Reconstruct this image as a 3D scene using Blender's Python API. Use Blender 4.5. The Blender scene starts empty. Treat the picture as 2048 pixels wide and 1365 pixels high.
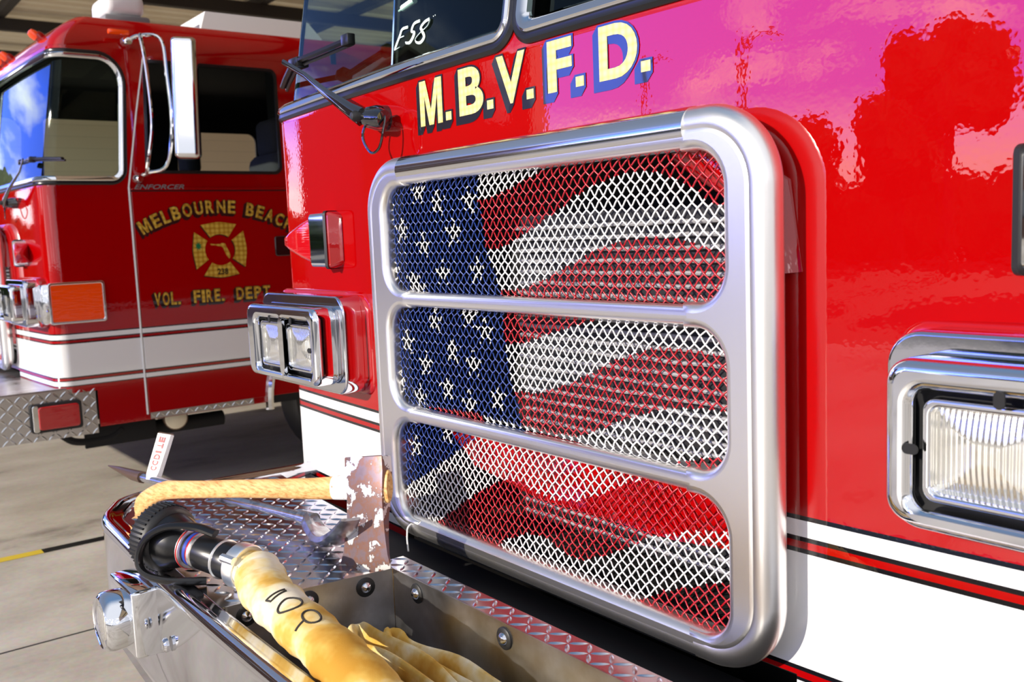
import bpy, bmesh, math, random
import numpy as np
from mathutils import Vector, Matrix
random.seed(7)
SC = bpy.context.scene
COL = SC.collection
PI = math.pi

# ------------------------------------------------------------------ camera
CAMR = [[0.611662, 0.064287, -0.788503], [0.79012, -0.09973, 0.604785], [-0.039758, -0.992936, -0.111795]]
cam_d = bpy.data.cameras.new('camera')
cam = bpy.data.objects.new('camera', cam_d)
COL.objects.link(cam)
_M = Matrix.Identity(4)
for _i in range(3):
    _M[_i][0] = CAMR[_i][0]        # image right
    _M[_i][1] = -CAMR[_i][1]         # image up
    _M[_i][2] = -CAMR[_i][2]               # backwards
    _M[_i][3] = (1.513, -1.256, 1.58)[_i]
# rows of CAMR are the world axes seen from the camera -> world = CAMR @ cam
cam.matrix_world = _M
cam_d.sensor_width = 36
cam_d.lens = 1895 / 2048 * 36
cam_d.clip_start = 0.05
cam_d.dof.use_dof = True
cam_d.dof.focus_distance = 1.95
cam_d.dof.aperture_fstop = 6.5
SC.camera = cam

# ------------------------------------------------------------------ world: evening sky with bright low clouds
world = bpy.data.worlds.new('sky'); SC.world = world
world.use_nodes = True
nt = world.node_tree; nt.nodes.clear()
def N(t, **k):
    n = nt.nodes.new(t)
    for a, b in k.items(): setattr(n, a, b)
    return n
def L(a, b): nt.links.new(a, b)
tc = N('ShaderNodeTexCoord')
sep = N('ShaderNodeSeparateXYZ'); L(tc.outputs['Generated'], sep.inputs[0])
ramp = N('ShaderNodeValToRGB'); L(sep.outputs['Z'], ramp.inputs[0])
els = ramp.color_ramp.elements
els[0].position = 0.0; els[0].color = (0.70, 0.68, 0.66, 1)
els[1].position = 1.0; els[1].color = (0.05, 0.09, 0.16, 1)
for p, c in ((0.05, (1.1, 1.0, 1.05, 1)), (0.09, (0.80, 0.80, 1.5, 1)), (0.13, (0.18, 0.30, 1.6, 1)), (0.235, (0.12, 0.25, 1.65, 1)), (0.29, (0.06, 0.11, 0.34, 1)), (0.46, (0.08, 0.10, 0.15, 1)), (0.70, (0.07, 0.085, 0.12, 1))):
    e = els.new(p); e.color = c
mp = N('ShaderNodeMapping'); mp.inputs['Scale'].default_value = (2.6, 2.6, 9.0)
L(tc.outputs['Generated'], mp.inputs[0])
nz = N('ShaderNodeTexNoise'); nz.inputs['Scale'].default_value = 1.7; nz.inputs['Detail'].default_value = 7; nz.inputs['Roughness'].default_value = 0.55
L(mp.outputs[0], nz.inputs['Vector'])
cr = N('ShaderNodeValToRGB'); L(nz.outputs['Fac'], cr.inputs[0])
cr.color_ramp.elements[0].position = 0.54; cr.color_ramp.elements[0].color = (0, 0, 0, 1)
cr.color_ramp.elements[1].position = 0.72; cr.color_ramp.elements[1].color = (1, 1, 1, 1)
mix = N('ShaderNodeMix', data_type='RGBA'); mk_ = N('ShaderNodeMapRange'); mk_.inputs[1].default_value = 0.22; mk_.inputs[2].default_value = 0.40; mk_.inputs[3].default_value = 1.0; mk_.inputs[4].default_value = 0.0; L(sep.outputs['Z'], mk_.inputs[0])
mm_ = N('ShaderNodeMath', operation='MULTIPLY'); L(cr.outputs[0], mm_.inputs[0]); L(mk_.outputs[0], mm_.inputs[1]); L(mm_.outputs[0], mix.inputs[0]); az = N('ShaderNodeMapRange', interpolation_type='SMOOTHSTEP'); az.inputs[1].default_value = -0.15; az.inputs[2].default_value = 0.35; L(sep.outputs['X'], az.inputs[0])
hz = N('ShaderNodeMix', data_type='RGBA'); L(az.outputs[0], hz.inputs[0]); L(ramp.outputs[0], hz.inputs[6]); hz.inputs[7].default_value = (0.30, 0.31, 0.34, 1); L(hz.outputs[2], mix.inputs[6])
mix.inputs[7].default_value = (1.5, 1.35, 1.4, 1)
bg = N('ShaderNodeBackground'); L(mix.outputs[2], bg.inputs[0]); bg.inputs[1].default_value = 3.0
out = N('ShaderNodeOutputWorld'); L(bg.outputs[0], out.inputs[0])

# ------------------------------------------------------------------ low sun in front of the fire house
sun_d = bpy.data.lights.new('sun', 'SUN'); sun_d.energy = 5.6; sun_d.angle = 0.012; sun_d.color = (1.0, 0.91, 0.78)
sun = bpy.data.objects.new('sun', sun_d); COL.objects.link(sun)
_to = Vector((-0.05, -0.92, 0.34)).normalized()
sun.rotation_euler = _to.to_track_quat('Z', 'Y').to_euler()
sun.location = _to * 30
SC.view_settings.view_transform = 'Standard'
SC.view_settings.look = 'None'
SC.view_settings.exposure = 0.0
SC.view_settings.gamma = 1.0
SC.view_settings.use_curve_mapping = False

# ------------------------------------------------------------------ materials
def principled(name, color, rough=0.5, metal=0.0, **k):
    m = bpy.data.materials.new(name); m.use_nodes = True
    b = m.node_tree.nodes['Principled BSDF']
    b.inputs['Base Color'].default_value = (*color, 1)
    b.inputs['Roughness'].default_value = rough
    b.inputs['Metallic'].default_value = metal
    for a, v in k.items():
        b.inputs[a.replace('_', ' ')].default_value = v
    return m
def nodes(m): return m.node_tree, m.node_tree.nodes['Principled BSDF']
def add_bump(m, scale, strength, dist=0.002, detail=2, stretch=None):
    t, b = nodes(m)
    n = t.nodes.new('ShaderNodeTexNoise'); n.inputs['Scale'].default_value = scale; n.inputs['Detail'].default_value = detail
    c = t.nodes.new('ShaderNodeTexCoord')
    if stretch:
        q = t.nodes.new('ShaderNodeMapping'); q.inputs['Scale'].default_value = stretch
        t.links.new(c.outputs['Object'], q.inputs[0]); t.links.new(q.outputs[0], n.inputs['Vector'])
    else: t.links.new(c.outputs['Object'], n.inputs['Vector'])
    u = t.nodes.new('ShaderNodeBump'); u.inputs['Strength'].default_value = strength; u.inputs['Distance'].default_value = dist
    t.links.new(n.outputs['Fac'], u.inputs['Height']); t.links.new(u.outputs[0], b.inputs['Normal'])
    if 'Coat Normal' in b.inputs: t.links.new(u.outputs[0], b.inputs['Coat Normal'])
    return n
def noise_color(m, scale, stops, detail=5, stretch=None, rough=None):
    t, b = nodes(m)
    c = t.nodes.new('ShaderNodeTexCoord'); q = t.nodes.new('ShaderNodeMapping')
    if stretch: q.inputs['Scale'].default_value = stretch
    n = t.nodes.new('ShaderNodeTexNoise'); n.inputs['Scale'].default_value = scale; n.inputs['Detail'].default_value = detail; n.inputs['Roughness'].default_value = 0.6
    r = t.nodes.new('ShaderNodeValToRGB')
    t.links.new(c.outputs['Object'], q.inputs[0]); t.links.new(q.outputs[0], n.inputs['Vector']); t.links.new(n.outputs['Fac'], r.inputs[0])
    e = r.color_ramp.elements
    e[0].position, e[0].color = stops[0][0], (*stops[0][1], 1)
    e[1].position, e[1].color = stops[-1][0], (*stops[-1][1], 1)
    for p, col in stops[1:-1]:
        x = e.new(p); x.color = (*col, 1)
    t.links.new(r.outputs[0], b.inputs['Base Color'])
    if rough is not None:
        w = t.nodes.new('ShaderNodeMapRange'); w.inputs[1].default_value = 0.3; w.inputs[2].default_value = 0.7
        w.inputs[3].default_value, w.inputs[4].default_value = rough
        t.links.new(n.outputs['Fac'], w.inputs[0]); t.links.new(w.outputs[0], b.inputs['Roughness'])
    return r
RED = (0.34, 0.0006, 0.0012)
def paint(name, striped):
    m = principled(name, RED, 0.45, 0.0, Coat_Weight=1.0, Coat_Roughness=0.012, Coat_IOR=1.72, Specular_IOR_Level=0.0)
    t, b = nodes(m)
    if striped:                      # white bands with black pinlines painted at fixed heights on the cab
        c = t.nodes.new('ShaderNodeTexCoord'); s = t.nodes.new('ShaderNodeSeparateXYZ'); t.links.new(c.outputs['Object'], s.inputs[0])
        mr = t.nodes.new('ShaderNodeMapRange'); mr.inputs[1].default_value = 0.7; mr.inputs[2].default_value = 1.2
        t.links.new(s.outputs['Z'], mr.inputs[0])
        r = t.nodes.new('ShaderNodeValToRGB'); r.color_ramp.interpolation = 'CONSTANT'
        t.links.new(mr.outputs[0], r.inputs[0])
        W = (0.78, 0.78, 0.79); K = (0.006, 0.006, 0.008)
        seq = [(0.70, RED), (0.797, K), (0.803, W), (0.828, K), (0.834, RED), (0.846, K), (0.853, W), (1.047, K), (1.054, RED), (1.067, K), (1.074, W), (1.101, K), (1.110, RED)]
        e = r.color_ramp.elements
        e[0].position, e[0].color = 0.0, (*seq[0][1], 1)
        e[1].position, e[1].color = (seq[-1][0] - .7) / .5, (*seq[-1][1], 1)
        for z, col in seq[1:-1]:
            x = e.new((z - .7) / .5); x.color = (*col, 1)
        t.links.new(r.outputs[0], b.inputs['Base Color'])
    n = t.nodes.new('ShaderNodeTexNoise'); n.inputs['Scale'].default_value = 90; n.inputs['Detail'].default_value = 1
    c2 = t.nodes.new('ShaderNodeTexCoord'); t.links.new(c2.outputs['Object'], n.inputs['Vector'])
    u = t.nodes.new('ShaderNodeBump'); u.inputs['Strength'].default_value = 0.035; u.inputs['Distance'].default_value = 0.002
    t.links.new(n.outputs['Fac'], u.inputs['Height']); t.links.new(u.outputs[0], b.inputs['Coat Normal'])
    return m
M = {}
M['paint'] = paint('red_paint_striped', True)
M['red'] = paint('red_paint', False)
M['chrome'] = principled('chrome', (0.86, 0.87, 0.89), 0.05, 1.0)
M['castalu'] = principled('polished_aluminium', (0.95, 0.93, 0.89), 0.33, 1.0); add_bump(M['castalu'], 260, 0.05, 0.001)
M['tubealu'] = principled('polished_tube', (0.88, 0.88, 0.88), 0.12, 1.0)
M['steel'] = principled('polished_stainless', (0.72, 0.72, 0.75), 0.06, 1.0)
add_bump(M['steel'], 30, 0.05, 0.001, 4)
M['well'] = principled('scuffed_aluminium', (0.52, 0.52, 0.54), 0.33, 1.0)
noise_color(M['well'], 9, [(0.3, (0.42, 0.41, 0.40)), (0.6, (0.60, 0.60, 0.63)), (0.72, (0.74, 0.74, 0.76))], 8, rough=(0.26, 0.42))
M['plate'] = principled('diamond_plate', (0.66, 0.66, 0.68), 0.2, 1.0); add_bump(M['plate'], 60, 0.05, 0.001, 3)
M['black'] = principled('black_plastic', (0.008, 0.008, 0.009), 0.28)
M['rubber'] = principled('black_rubber', (0.012, 0.012, 0.013), 0.5)
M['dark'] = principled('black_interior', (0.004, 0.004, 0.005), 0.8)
M['gloss'] = principled('gloss_black', (0.006, 0.006, 0.007), 0.08, Coat_Weight=1.0, Coat_IOR=1.7)
M['blackvinyl'] = principled('black_vinyl', (0.006, 0.006, 0.007), 0.3, Coat_Weight=1.0, Coat_IOR=1.85, Coat_Roughness=0.02)
M['gold'] = principled('gold_leaf', (0.80, 0.62, 0.20), 0.4, 0.15)
def gold_turn(m, sc, a, bcol):
    t, b = nodes(m)
    c = t.nodes.new('ShaderNodeTexCoord'); v = t.nodes.new('ShaderNodeTexVoronoi'); v.inputs['Scale'].default_value = sc; v.inputs['Randomness'].default_value = 0.12
    r = t.nodes.new('ShaderNodeValToRGB'); t.links.new(c.outputs['Object'], v.inputs['Vector']); t.links.new(v.outputs['Distance'], r.inputs[0])
    r.color_ramp.elements[0].position = 0.05; r.color_ramp.elements[0].color = (*a, 1)
    r.color_ramp.elements[1].position = 0.7; r.color_ramp.elements[1].color = (*bcol, 1)
    t.links.new(r.outputs[0], b.inputs['Base Color'])
gold_turn(M['gold'], 62, (0.92, 0.80, 0.36), (0.70, 0.53, 0.14))
M['gold_door'] = principled('engine_turned_gold', (0.8, 0.6, 0.1), 0.3, 0.1)
gold_turn(M['gold_door'], 34, (1.0, 0.78, 0.14), (0.42, 0.20, 0.01))
M['white'] = principled('white_paint', (0.80, 0.80, 0.80), 0.4)
M['mwhite'] = principled('mesh_white', (0.82, 0.82, 0.83), 0.35, Coat_Weight=0.5)
M['mred'] = principled('mesh_red', (0.40, 0.004, 0.010), 0.3, Coat_Weight=0.6)
M['mblue'] = principled('mesh_blue', (0.006, 0.032, 0.20), 0.3, Coat_Weight=0.7, Coat_IOR=1.7)
M['tube'] = principled('condenser_tube', (0.36, 0.36, 0.37), 0.45, 0.3)
M['redlens'] = principled('red_lens', (0.45, 0.003, 0.008), 0.08, Coat_Weight=1.0, Coat_IOR=1.7)
add_bump(M['redlens'], 60, 0.15, 0.002, 0, (0.2, 0.2, 5))
M['amber'] = principled('amber_lens', (1.0, 0.075, 0.002), 0.12, Coat_Weight=1.0)
add_bump(M['amber'], 20, 0.2, 0.003, 0, (1, 1, 6))
def lens_mat():
    m = principled('fluted_headlight_glass', (0.88, 0.87, 0.80), 0.12, 0.85, Coat_Weight=1.0)
    t, b = nodes(m)
    c = t.nodes.new('ShaderNodeTexCoord'); w = t.nodes.new('ShaderNodeTexWave'); w.bands_direction = 'X'
    w.inputs['Scale'].default_value = 42; w.inputs['Distortion'].default_value = 0.3
    n = t.nodes.new('ShaderNodeTexNoise'); n.inputs['Scale'].default_value = 14; n.inputs['Detail'].default_value = 1
    q = t.nodes.new('ShaderNodeMapping'); q.inputs['Scale'].default_value = (0.6, 1, 1.6)
    t.links.new(c.outputs['Object'], w.inputs['Vector']); t.links.new(c.outputs['Object'], q.inputs[0]); t.links.new(q.outputs[0], n.inputs['Vector'])
    u = t.nodes.new('ShaderNodeBump'); u.inputs['Strength'].default_value = 0.35; u.inputs['Distance'].default_value = 0.004
    u2 = t.nodes.new('ShaderNodeBump'); u2.inputs['Strength'].default_value = 0.25; u2.inputs['Distance'].default_value = 0.02
    t.links.new(w.outputs['Fac'], u.inputs['Height']); t.links.new(n.outputs['Fac'], u2.inputs['Height'])
    t.links.new(u2.outputs[0], u.inputs['Normal']); t.links.new(u.outputs[0], b.inputs['Normal'])
    return m
M['lens'] = lens_mat()
def glass_mat():
    m = bpy.data.materials.new('tinted_glass'); m.use_nodes = True; t = m.node_tree; t.nodes.clear()
    tr = t.nodes.new('ShaderNodeBsdfTransparent'); tr.inputs[0].default_value = (0.72, 0.86, 0.78, 1)
    gl = t.nodes.new('ShaderNodeBsdfGlossy'); gl.inputs['Roughness'].default_value = 0.01; gl.inputs[0].default_value = (0.75, 0.95, 0.88, 1)
    fr = t.nodes.new('ShaderNodeFresnel'); fr.inputs[0].default_value = 1.28
    mx = t.nodes.new('ShaderNodeMixShader'); o = t.nodes.new('ShaderNodeOutputMaterial')
    t.links.new(fr.outputs[0], mx.inputs[0]); t.links.new(tr.outputs[0], mx.inputs[1]); t.links.new(gl.outputs[0], mx.inputs[2]); t.links.new(mx.outputs[0], o.inputs[0])
    return m
M['glass'] = glass_mat()
M['wood'] = principled('hickory', (0.62, 0.34, 0.12), 0.5)
noise_color(M['wood'], 22, [(0.30, (0.42, 0.17, 0.04)), (0.5, (0.72, 0.40, 0.14)), (0.7, (0.82, 0.54, 0.24))], 6, (0.25, 7, 7))
M['axesteel'] = principled('worn_axe_steel', (0.2, 0.16, 0.15), 0.4, 0.5)
noise_color(M['axesteel'], 20, [(0.0, (0.12, 0.08, 0.08)), (0.42, (0.22, 0.16, 0.18)), (0.5, (0.26, 0.13, 0.09)), (0.545, (0.20, 0.15, 0.16)), (0.556, (0.82, 0.80, 0.78)), (1.0, (0.85, 0.84, 0.82))], 9)
M['woodpaint'] = principled('chipped_white_paint', (0.8, 0.78, 0.74), 0.55)
noise_color(M['woodpaint'], 60, [(0.30, (0.45, 0.25, 0.10)), (0.36, (0.84, 0.82, 0.79)), (1.0, (0.86, 0.85, 0.83))], 6)
M['forged'] = principled('forged_steel', (0.45, 0.45, 0.47), 0.24, 1.0); noise_color(M['forged'], 25, [(0.28, (0.25, 0.22, 0.20)), (0.5, (0.62, 0.62, 0.64)), (1, (0.74, 0.74, 0.77))], 6)
M['rusty'] = principled('brown_steel', (0.16, 0.10, 0.07), 0.4, 0.7)
M['redmark'] = principled('red_marker', (0.55, 0.03, 0.03), 0.5)
M['ink'] = principled('black_ink', (0.03, 0.025, 0.02), 0.8)
def hose_mat():
    m = principled('woven_hose_jacket', (0.7, 0.5, 0.15), 0.85)
    noise_color(m, 7, [(0.36, (0.50, 0.25, 0.02)), (0.47, (0.62, 0.38, 0.07)), (0.56, (0.74, 0.60, 0.30)), (0.66, (0.80, 0.74, 0.58))], 4)
    t, b = nodes(m)
    c = t.nodes.new('ShaderNodeTexCoord')
    a = t.nodes.new('ShaderNodeTexChecker'); a.inputs['Scale'].default_value = 420
    u = t.nodes.new('ShaderNodeBump'); u.inputs['Strength'].default_value = 0.5; u.inputs['Distance'].default_value = 0.002
    t.links.new(c.outputs['Object'], a.inputs['Vector']); t.links.new(a.outputs['Fac'], u.inputs['Height']); t.links.new(u.outputs[0], b.inputs['Normal'])
    return m
M['hose'] = hose_mat()
def concrete():
    m = principled('stained_concrete', (0.4, 0.37, 0.33), 0.55)
    t, b = nodes(m)
    c = t.nodes.new('ShaderNodeTexCoord')
    n1 = t.nodes.new('ShaderNodeTexNoise'); n1.inputs['Scale'].default_value = 0.9; n1.inputs['Detail'].default_value = 8; n1.inputs['Roughness'].default_value = 0.65
    q = t.nodes.new('ShaderNodeMapping'); q.inputs['Scale'].default_value = (1.4, 0.7, 1)
    t.links.new(c.outputs['Object'], q.inputs[0]); t.links.new(q.outputs[0], n1.inputs['Vector'])
    r = t.nodes.new('ShaderNodeValToRGB'); t.links.new(n1.outputs['Fac'], r.inputs[0])
    e = r.color_ramp.elements; e[0].position = 0.30; e[0].color = (0.16, 0.13, 0.10, 1); e[1].position = 0.60; e[1].color = (0.70, 0.64, 0.54, 1)
    x = e.new(0.43); x.color = (0.54, 0.48, 0.39, 1)
    n2 = t.nodes.new('ShaderNodeTexNoise'); n2.inputs['Scale'].default_value = 40; n2.inputs['Detail'].default_value = 4
    t.links.new(c.outputs['Object'], n2.inputs['Vector'])
    mm = t.nodes.new('ShaderNodeMix'); mm.data_type = 'RGBA'; mm.blend_type = 'MULTIPLY'; mm.inputs[0].default_value = 0.35
    t.links.new(r.outputs[0], mm.inputs[6]); t.links.new(n2.outputs['Color'], mm.inputs[7])
    t.links.new(mm.outputs[2], b.inputs['Base Color'])
    u = t.nodes.new('ShaderNodeBump'); u.inputs['Strength'].default_value = 0.15; u.inputs['Distance'].default_value = 0.004
    t.links.new(n2.outputs['Fac'], u.inputs['Height']); t.links.new(u.outputs[0], b.inputs['Normal'])
    return m
M['concrete'] = concrete()
M['joint'] = principled('floor_joint', (0.03, 0.028, 0.025), 0.8)
M['yellow'] = principled('yellow_tape', (0.70, 0.50, 0.03), 0.5)
M['beige'] = principled('beige_panel', (0.62, 0.55, 0.40), 0.6); noise_color(M['beige'], 1.2, [(0.3, (0.80, 0.72, 0.54)), (0.7, (0.90, 0.84, 0.68))], 4)
M['beam'] = principled('dark_steel_beam', (0.025, 0.022, 0.02), 0.6)
def block():
    m = principled('painted_block', (0.6, 0.52, 0.40), 0.75)
    t, b = nodes(m)
    c = t.nodes.new('ShaderNodeTexCoord'); q = t.nodes.new('ShaderNodeMapping'); q.inputs['Rotation'].default_value = (PI / 2, 0, PI / 2)
    k = t.nodes.new('ShaderNodeTexBrick'); k.inputs['Scale'].default_value = 2.4
    k.inputs['Color1'].default_value = (0.66, 0.57, 0.43, 1); k.inputs['Color2'].default_value = (0.62, 0.535, 0.40, 1); k.inputs['Mortar'].default_value = (0.50, 0.43, 0.33, 1); k.inputs['Mortar Size'].default_value = 0.012
    t.links.new(c.outputs['Object'], q.inputs[0]); t.links.new(q.outputs[0], k.inputs['Vector']); t.links.new(k.outputs['Color'], b.inputs['Base Color'])
    return m
M['block'] = block()
M['leaf'] = principled('leaves', (0.035, 0.07, 0.018), 0.7); noise_color(M['leaf'], 3, [(0.3, (0.02, 0.045, 0.012)), (0.7, (0.06, 0.11, 0.03))], 4)
M['grass'] = principled('far_grass', (0.035, 0.05, 0.02), 0.9)
M['asphalt'] = principled('asphalt', (0.05, 0.048, 0.045), 0.85)
M['brick'] = principled('brown_brick', (0.10, 0.05, 0.035), 0.8)
M['bark'] = principled('bark', (0.07, 0.05, 0.035), 0.9)
M['grey'] = principled('grey_plastic', (0.20, 0.20, 0.21), 0.5)
M['lampglass'] = principled('street_lamp_globe', (0.9, 0.65, 0.2), 0.3, Emission_Color=(1.0, 0.62, 0.08, 1), Emission_Strength=14.0)  # emission stands in for sunlight on the globe
M['blue'] = principled('blue_print', (0.02, 0.05, 0.35), 0.4)
M['green'] = principled('green_print', (0.0, 0.16, 0.05), 0.5)
M['marker'] = principled('paint_marker', (0.72, 0.86, 0.82), 0.6)
M['seat'] = principled('seat_fabric', (0.02, 0.02, 0.024), 0.9)

# ------------------------------------------------------------------ mesh helpers
def mk(name, verts, faces, mats, parent=None, smooth=True, idx=None, angle=40, label=None):
    if isinstance(idx, (int, float)): angle, idx = idx, None
    me = bpy.data.meshes.new(name)
    me.from_pydata([tuple(map(float, v)) for v in verts], [], faces)
    if not isinstance(mats, (list, tuple)): mats = [mats]
    for m in mats: me.materials.append(m)
    if idx is not None: me.polygons.foreach_set('material_index', idx)
    return link(name, me, parent, smooth, angle, label)
def link(name, me, parent=None, smooth=True, angle=40, label=None):
    me.validate(clean_customdata=False)
    if smooth:
        me.polygons.foreach_set('use_smooth', [True] * len(me.polygons))
        if angle < 180: me.set_sharp_from_angle(angle=math.radians(angle))
    me.update()
    o = bpy.data.objects.new(name, me); COL.objects.link(o)
    if parent: o.parent = parent
    if label: o['label'] = label
    return o
def thing(name, label, cat, loc=(0, 0, 0), group=None):
    o = bpy.data.objects.new(name, None); COL.objects.link(o); o.location = loc; o.empty_display_size = 0.2
    o['label'] = label; o['category'] = cat
    if group: o['group'] = group
    return o
def structure(o): o['kind'] = 'structure'; return o
class MB:
    def __init__(s): s.v = []; s.f = []; s.i = []
    def add(s, v, f, i=0):
        k = len(s.v); s.v += [tuple(p) for p in v]; s.f += [tuple(a + k for a in q) for q in f]; s.i += [i] * len(f); return s
    def obj(s, name, mats, parent=None, smooth=True, angle=40, label=None):
        return mk(name, s.v, s.f, mats, parent, smooth, s.i, angle, label)
def box(x0, x1, y0, y1, z0, z1, bev=0.0, seg=2):
    bm = bmesh.new(); bmesh.ops.create_cube(bm, size=1.0)
    for v in bm.verts: v.co = Vector((x0 + (v.co.x + .5) * (x1 - x0), y0 + (v.co.y + .5) * (y1 - y0), z0 + (v.co.z + .5) * (z1 - z0)))
    if bev > 0: bmesh.ops.bevel(bm, geom=bm.edges[:], offset=bev, segments=seg, affect='EDGES', profile=0.5)
    bm.verts.index_update(); r = ([v.co[:] for v in bm.verts], [[v.index for v in f.verts] for f in bm.faces]); bm.free(); return r
def xf(vf, mat): return ([(mat @ Vector(p))[:] for p in vf[0]], vf[1])
def frame(o, x, y=None, z=None):
    """matrix with local X along x, local Z as near z as possible"""
    x = Vector(x).normalized(); z = Vector(z if z else (0, 0, 1))
    y = z.cross(x).normalized(); z = x.cross(y)
    m = Matrix.Identity(4)
    for i in range(3): m[i][0] = x[i]; m[i][1] = y[i]; m[i][2] = z[i]; m[i][3] = o[i]
    return m
def tube(pts, r, n=10, closed=False, caps=True, flat=None):
    pts = [Vector(p) for p in pts]; k = len(pts)
    rad = r if isinstance(r, (list, tuple)) else [r] * k
    T = []
    for i in range(k):
        a = pts[(i - 1) % k] if (closed or i > 0) else pts[i]; b = pts[(i + 1) % k] if (closed or i < k - 1) else pts[i]
        T.append((b - a).normalized())
    up = Vector((0, 0, 1)) if abs(T[0].z) < 0.9 else Vector((1, 0, 0))
    u = (up - T[0] * up.dot(T[0])).normalized(); V = []; F = []
    for i in range(k):
        u = (u - T[i] * u.dot(T[i])).normalized(); w = T[i].cross(u)
        for j in range(n):
            a = 2 * PI * j / n; fu, fw = flat if flat else (1, 1)
            V.append((pts[i] + u * (math.cos(a) * rad[i] * fu) + w * (math.sin(a) * rad[i] * fw))[:])
    for i in range(k if closed else k - 1):
        for j in range(n):
            F.append((i * n + j, i * n + (j + 1) % n, ((i + 1) % k) * n + (j + 1) % n, ((i + 1) % k) * n + j))
    if not closed and caps: F.append(tuple(range(n))[::-1]); F.append(tuple((k - 1) * n + j for j in range(n)))
    return V, F
def lathe(o, d, prof, n=32, cap=True):
    """revolve (t, r) along direction d from o"""
    m = frame(o, d); V = []; F = []
    for t, r in prof:
        for j in range(n):
            a = 2 * PI * j / n; V.append((m @ Vector((t, r * math.cos(a), r * math.sin(a))))[:])
    for i in range(len(prof) - 1):
        for j in range(n): F.append((i * n + j, (i + 1) * n + j, (i + 1) * n + (j + 1) % n, i * n + (j + 1) % n))
    if cap: F.append(tuple(range(n))); F.append(tuple((len(prof) - 1) * n + j for j in range(n))[::-1])
    return V, F
def bez(pts, n=8):
    """Catmull-Rom through points"""
    pts = [Vector(p) for p in pts]; P = [pts[0] * 2 - pts[1]] + pts + [pts[-1] * 2 - pts[-2]]; R = []
    for i in range(1, len(P) - 2):
        for s in range(n):
            t = s / n; a, b, c, d = P[i - 1], P[i], P[i + 1], P[i + 2]
            R.append(0.5 * ((2 * b) + (c - a) * t + (2 * a - 5 * b + 4 * c - d) * t * t + (3 * b - a - 3 * c + d) * t ** 3))
    R.append(pts[-1]); return R
def rrect(x0, x1, z0, z1, r, n=10):
    """rounded rectangle loop, counter-clockwise; r one value or (bl, br, tr, tl)"""
    rs = r if isinstance(r, (list, tuple)) else (r,) * 4; P = []
    for (cx, cz, a0, q) in ((x0, z0, PI, rs[0]), (x1, z0, 1.5 * PI, rs[1]), (x1, z1, 0, rs[2]), (x0, z1, .5 * PI, rs[3])):
        ox = cx + (q if cx == x0 else -q); oz = cz + (q if cz == z0 else -q)
        for i in range(n + 1):
            a = a0 + .5 * PI * i / n; P.append((ox + q * math.cos(a), oz + q * math.sin(a)))
    return P
def plate2d(loops, ext, bevel, mat4, res=5):
    """2D filled outline (with holes), extruded and rounded, outline kept"""
    c = bpy.data.curves.new('tmp', 'CURVE'); c.dimensions = '2D'; c.fill_mode = 'BOTH'; c.extrude = ext; c.bevel_depth = bevel; c.bevel_resolution = res; c.offset = -bevel
    for lp in loops:
        s = c.splines.new('POLY'); s.points.add(len(lp) - 1); s.use_cyclic_u = True
        for p, q in zip(s.points, lp): p.co = (q[0], q[1], 0, 1)
    o = bpy.data.objects.new('tmp', c); COL.objects.link(o)
    dg = bpy.context.evaluated_depsgraph_get(); me = bpy.data.meshes.new_from_object(o.evaluated_get(dg))
    V = [(mat4 @ v.co)[:] for v in me.vertices]; F = [tuple(p.vertices) for p in me.polygons]
    bpy.data.objects.remove(o); bpy.data.curves.remove(c); bpy.data.meshes.remove(me)
    return V, F
FRONT = Matrix(((1, 0, 0, 0), (0, 0, -1, 0), (0, 1, 0, 0), (0, 0, 0, 1)))       # local (x, y, z) -> (x, -z depth, y up)
def front_at(y): return Matrix.Translation((0, y, 0)) @ FRONT
def text2d(s, bold=0.0, shear=0.0):
    if s == '.': return np.array([(0, 0), (1, 0), (1, 1), (0, 1)], float), [(0, 1, 2, 3)]
    if s == 'M': return np.array([(0, 0), (.21, 0), (.21, .66), (.40, 0), (.60, 0), (.79, .66), (.79, 0), (1, 0), (1, 1), (.72, 1), (.5, .34), (.28, 1), (0, 1)], float), [(0, 1, 2, 11, 12), (2, 3, 10, 11), (3, 4, 10), (4, 5, 9, 10), (5, 6, 7, 8, 9)]
    c = bpy.data.curves.new('txt', 'FONT'); c.body = s; c.size = 1; c.offset = bold; c.shear = shear; c.extrude = 0; c.resolution_u = 6
    o = bpy.data.objects.new('txt', c); COL.objects.link(o)
    dg = bpy.context.evaluated_depsgraph_get(); me = bpy.data.meshes.new_from_object(o.evaluated_get(dg))
    V = np.array([v.co[:2] for v in me.vertices]); F = [tuple(p.vertices) for p in me.polygons]
    bpy.data.objects.remove(o); bpy.data.curves.remove(c); bpy.data.meshes.remove(me)
    return V, F
def fit(VF, x0, x1, z0, z1):
    V, F = VF; lo = V.min(0); hi = V.max(0)
    return np.stack([x0 + (V[:, 0] - lo[0]) / (hi[0] - lo[0]) * (x1 - x0), z0 + (V[:, 1] - lo[1]) / (hi[1] - lo[1]) * (z1 - z0)], 1), F
def loft(loops, close_last=False):
    n = len(loops[0]); V = [p for l in loops for p in l]; F = []
    for i in range(len(loops) - 1):
        for j in range(n): F.append((i * n + j, i * n + (j + 1) % n, (i + 1) * n + (j + 1) % n, (i + 1) * n + j))
    if close_last: F.append(tuple((len(loops) - 1) * n + j for j in range(n)))
    return V, F
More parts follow.
